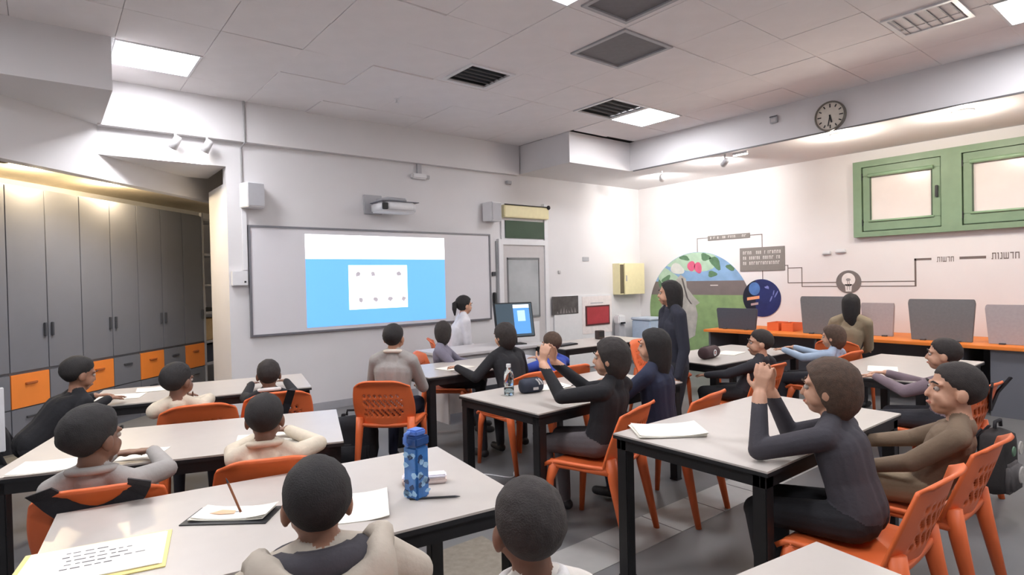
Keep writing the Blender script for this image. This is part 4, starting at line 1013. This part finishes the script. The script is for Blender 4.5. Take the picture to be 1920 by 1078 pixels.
sheet('worksheet','white sheet on the middle table before the child in black','paper',2.82,3.13,-14,.26,.2,1,curl=.012)
pencil('dark pencil at the edge of the sheet on the middle table',(2.86,3.05,TH+.006),(2.98,3.03,TH+.006),BLKPL)
# near right table
sheet('notebook_pile','pile of white notebooks on the near left corner of the near right table','notebook',2.42,1.81,-38,.33,.24,5,curl=.014)
tissue=thing('tissue','crumpled white tissue by the elbow on the near right table','tissue',(2.62,1.33,TH))
bm=bmesh.new(); ellipsoid(bm,(0,0,.012),(.035,.022,.016),3)
for v in bm.verts: v.co+=Vector((noise.noise(v.co*60),noise.noise(v.co*60+Vector((5,0,0))),0))*.012; v.co.z=max(.001,v.co.z)
new('paper',bm,PAPER,tissue,True)
sheet('worksheet','white paper on the far table below the mural','paper',5.3,3.2,10,.3,.21,2)
sheet('worksheet','white paper left of the far right table top','paper',5.2,1.8,20,.32,.2,2)
sheet('worksheet','cream paper on the cut off table at the bottom right','paper',1.44,.47,-36,.30,.22,2,curl=.008)
# teacher's monitor and items
mo=thing('monitor','black monitor on the teacher desk showing the blue slide','monitor',(4.36,5.42,.73),R_(-14))
def mpart(name,x0,x1,z0,z1,y0,y1,m,bev=0):
    bm=bmesh.new(); box(bm,x0,x1,y0,y1,z0,z1); 
    if bev: bevel(bm,bev)
    bmesh.ops.rotate(bm,verts=bm.verts[:],cent=(0,0,.2),matrix=Matrix.Rotation(R_(-12),3,'X')); return new(name,bm,m,mo)
mpart('casing',-.25,.25,.08,.50,-.02,.02,BLKPL,.006); mpart('screen',-.235,.235,.095,.485,-.0215,-.02,mat('screen_dark',(62,80,92),emit=.35))
mpart('slide_blue',-.01,.2,.12,.43,-.023,-.0215,mat('mini_blue',(80,140,208),emit=.9)); mpart('slide_top',-.01,.2,.43,.47,-.023,-.0215,mat('mini_white',(232,240,250),emit=1.0)); mpart('slide_card',.04,.14,.27,.40,-.0245,-.023,mat('mini_pale',(170,200,240),emit=.9))
bx('stand',-.03,.03,.0,.03,.01,.2,BLKPL,mo); bx('foot',-.12,.12,-.08,.1,0,.012,BLKPL,mo,.004)
kb=thing('keyboard','black keyboard on the table near the red poster','keyboard',(4.72,4.93,TH),R_(8))
bx('tray',-.16,.16,-.06,.06,0,.016,BLKPL,kb,.004); bx('key_field',-.15,.15,-.05,.05,.016,.02,CABD,kb,.002)
sb=thing('small_speaker','small dark box on the table before the red poster','speaker',(5.5,5.12,TH),R_(-8))
bx('body',-.05,.05,-.04,.04,0,.11,mat('brown_dark_plastic',(70,56,50),.5),sb,.006); bx('grille',-.04,.04,-.042,-.04,.03,.1,BLKPL,sb)
# white cable on the floor
bm=bmesh.new(); pts=[Vector((2.55+.02*k,3.62+.07*math.sin(k*.55)-.01*k,.005)) for k in range(16)]
tube(bm,pts,.005,6); tag(new('cable',bm,WHITEP,None,True),'white cable looping on the floor under the middle table','cable')
# white edge of a board at the far left
lw=thing('free_board','edge of a white standing board at the left margin of the picture','board',(-.60,4.25,0),0)
bx('panel',-.41,.41,-.01,.01,.62,.97,WHITEP,lw,.003); bx('leg',-.38,-.34,-.02,.02,.02,.64,GREYP,lw); bx('leg',.34,.38,-.02,.02,.02,.64,GREYP,lw)
bx('foot',-.39,-.33,-.2,.2,0,.02,GREYP,lw); bx('foot',.33,.39,-.2,.2,0,.02,GREYP,lw)
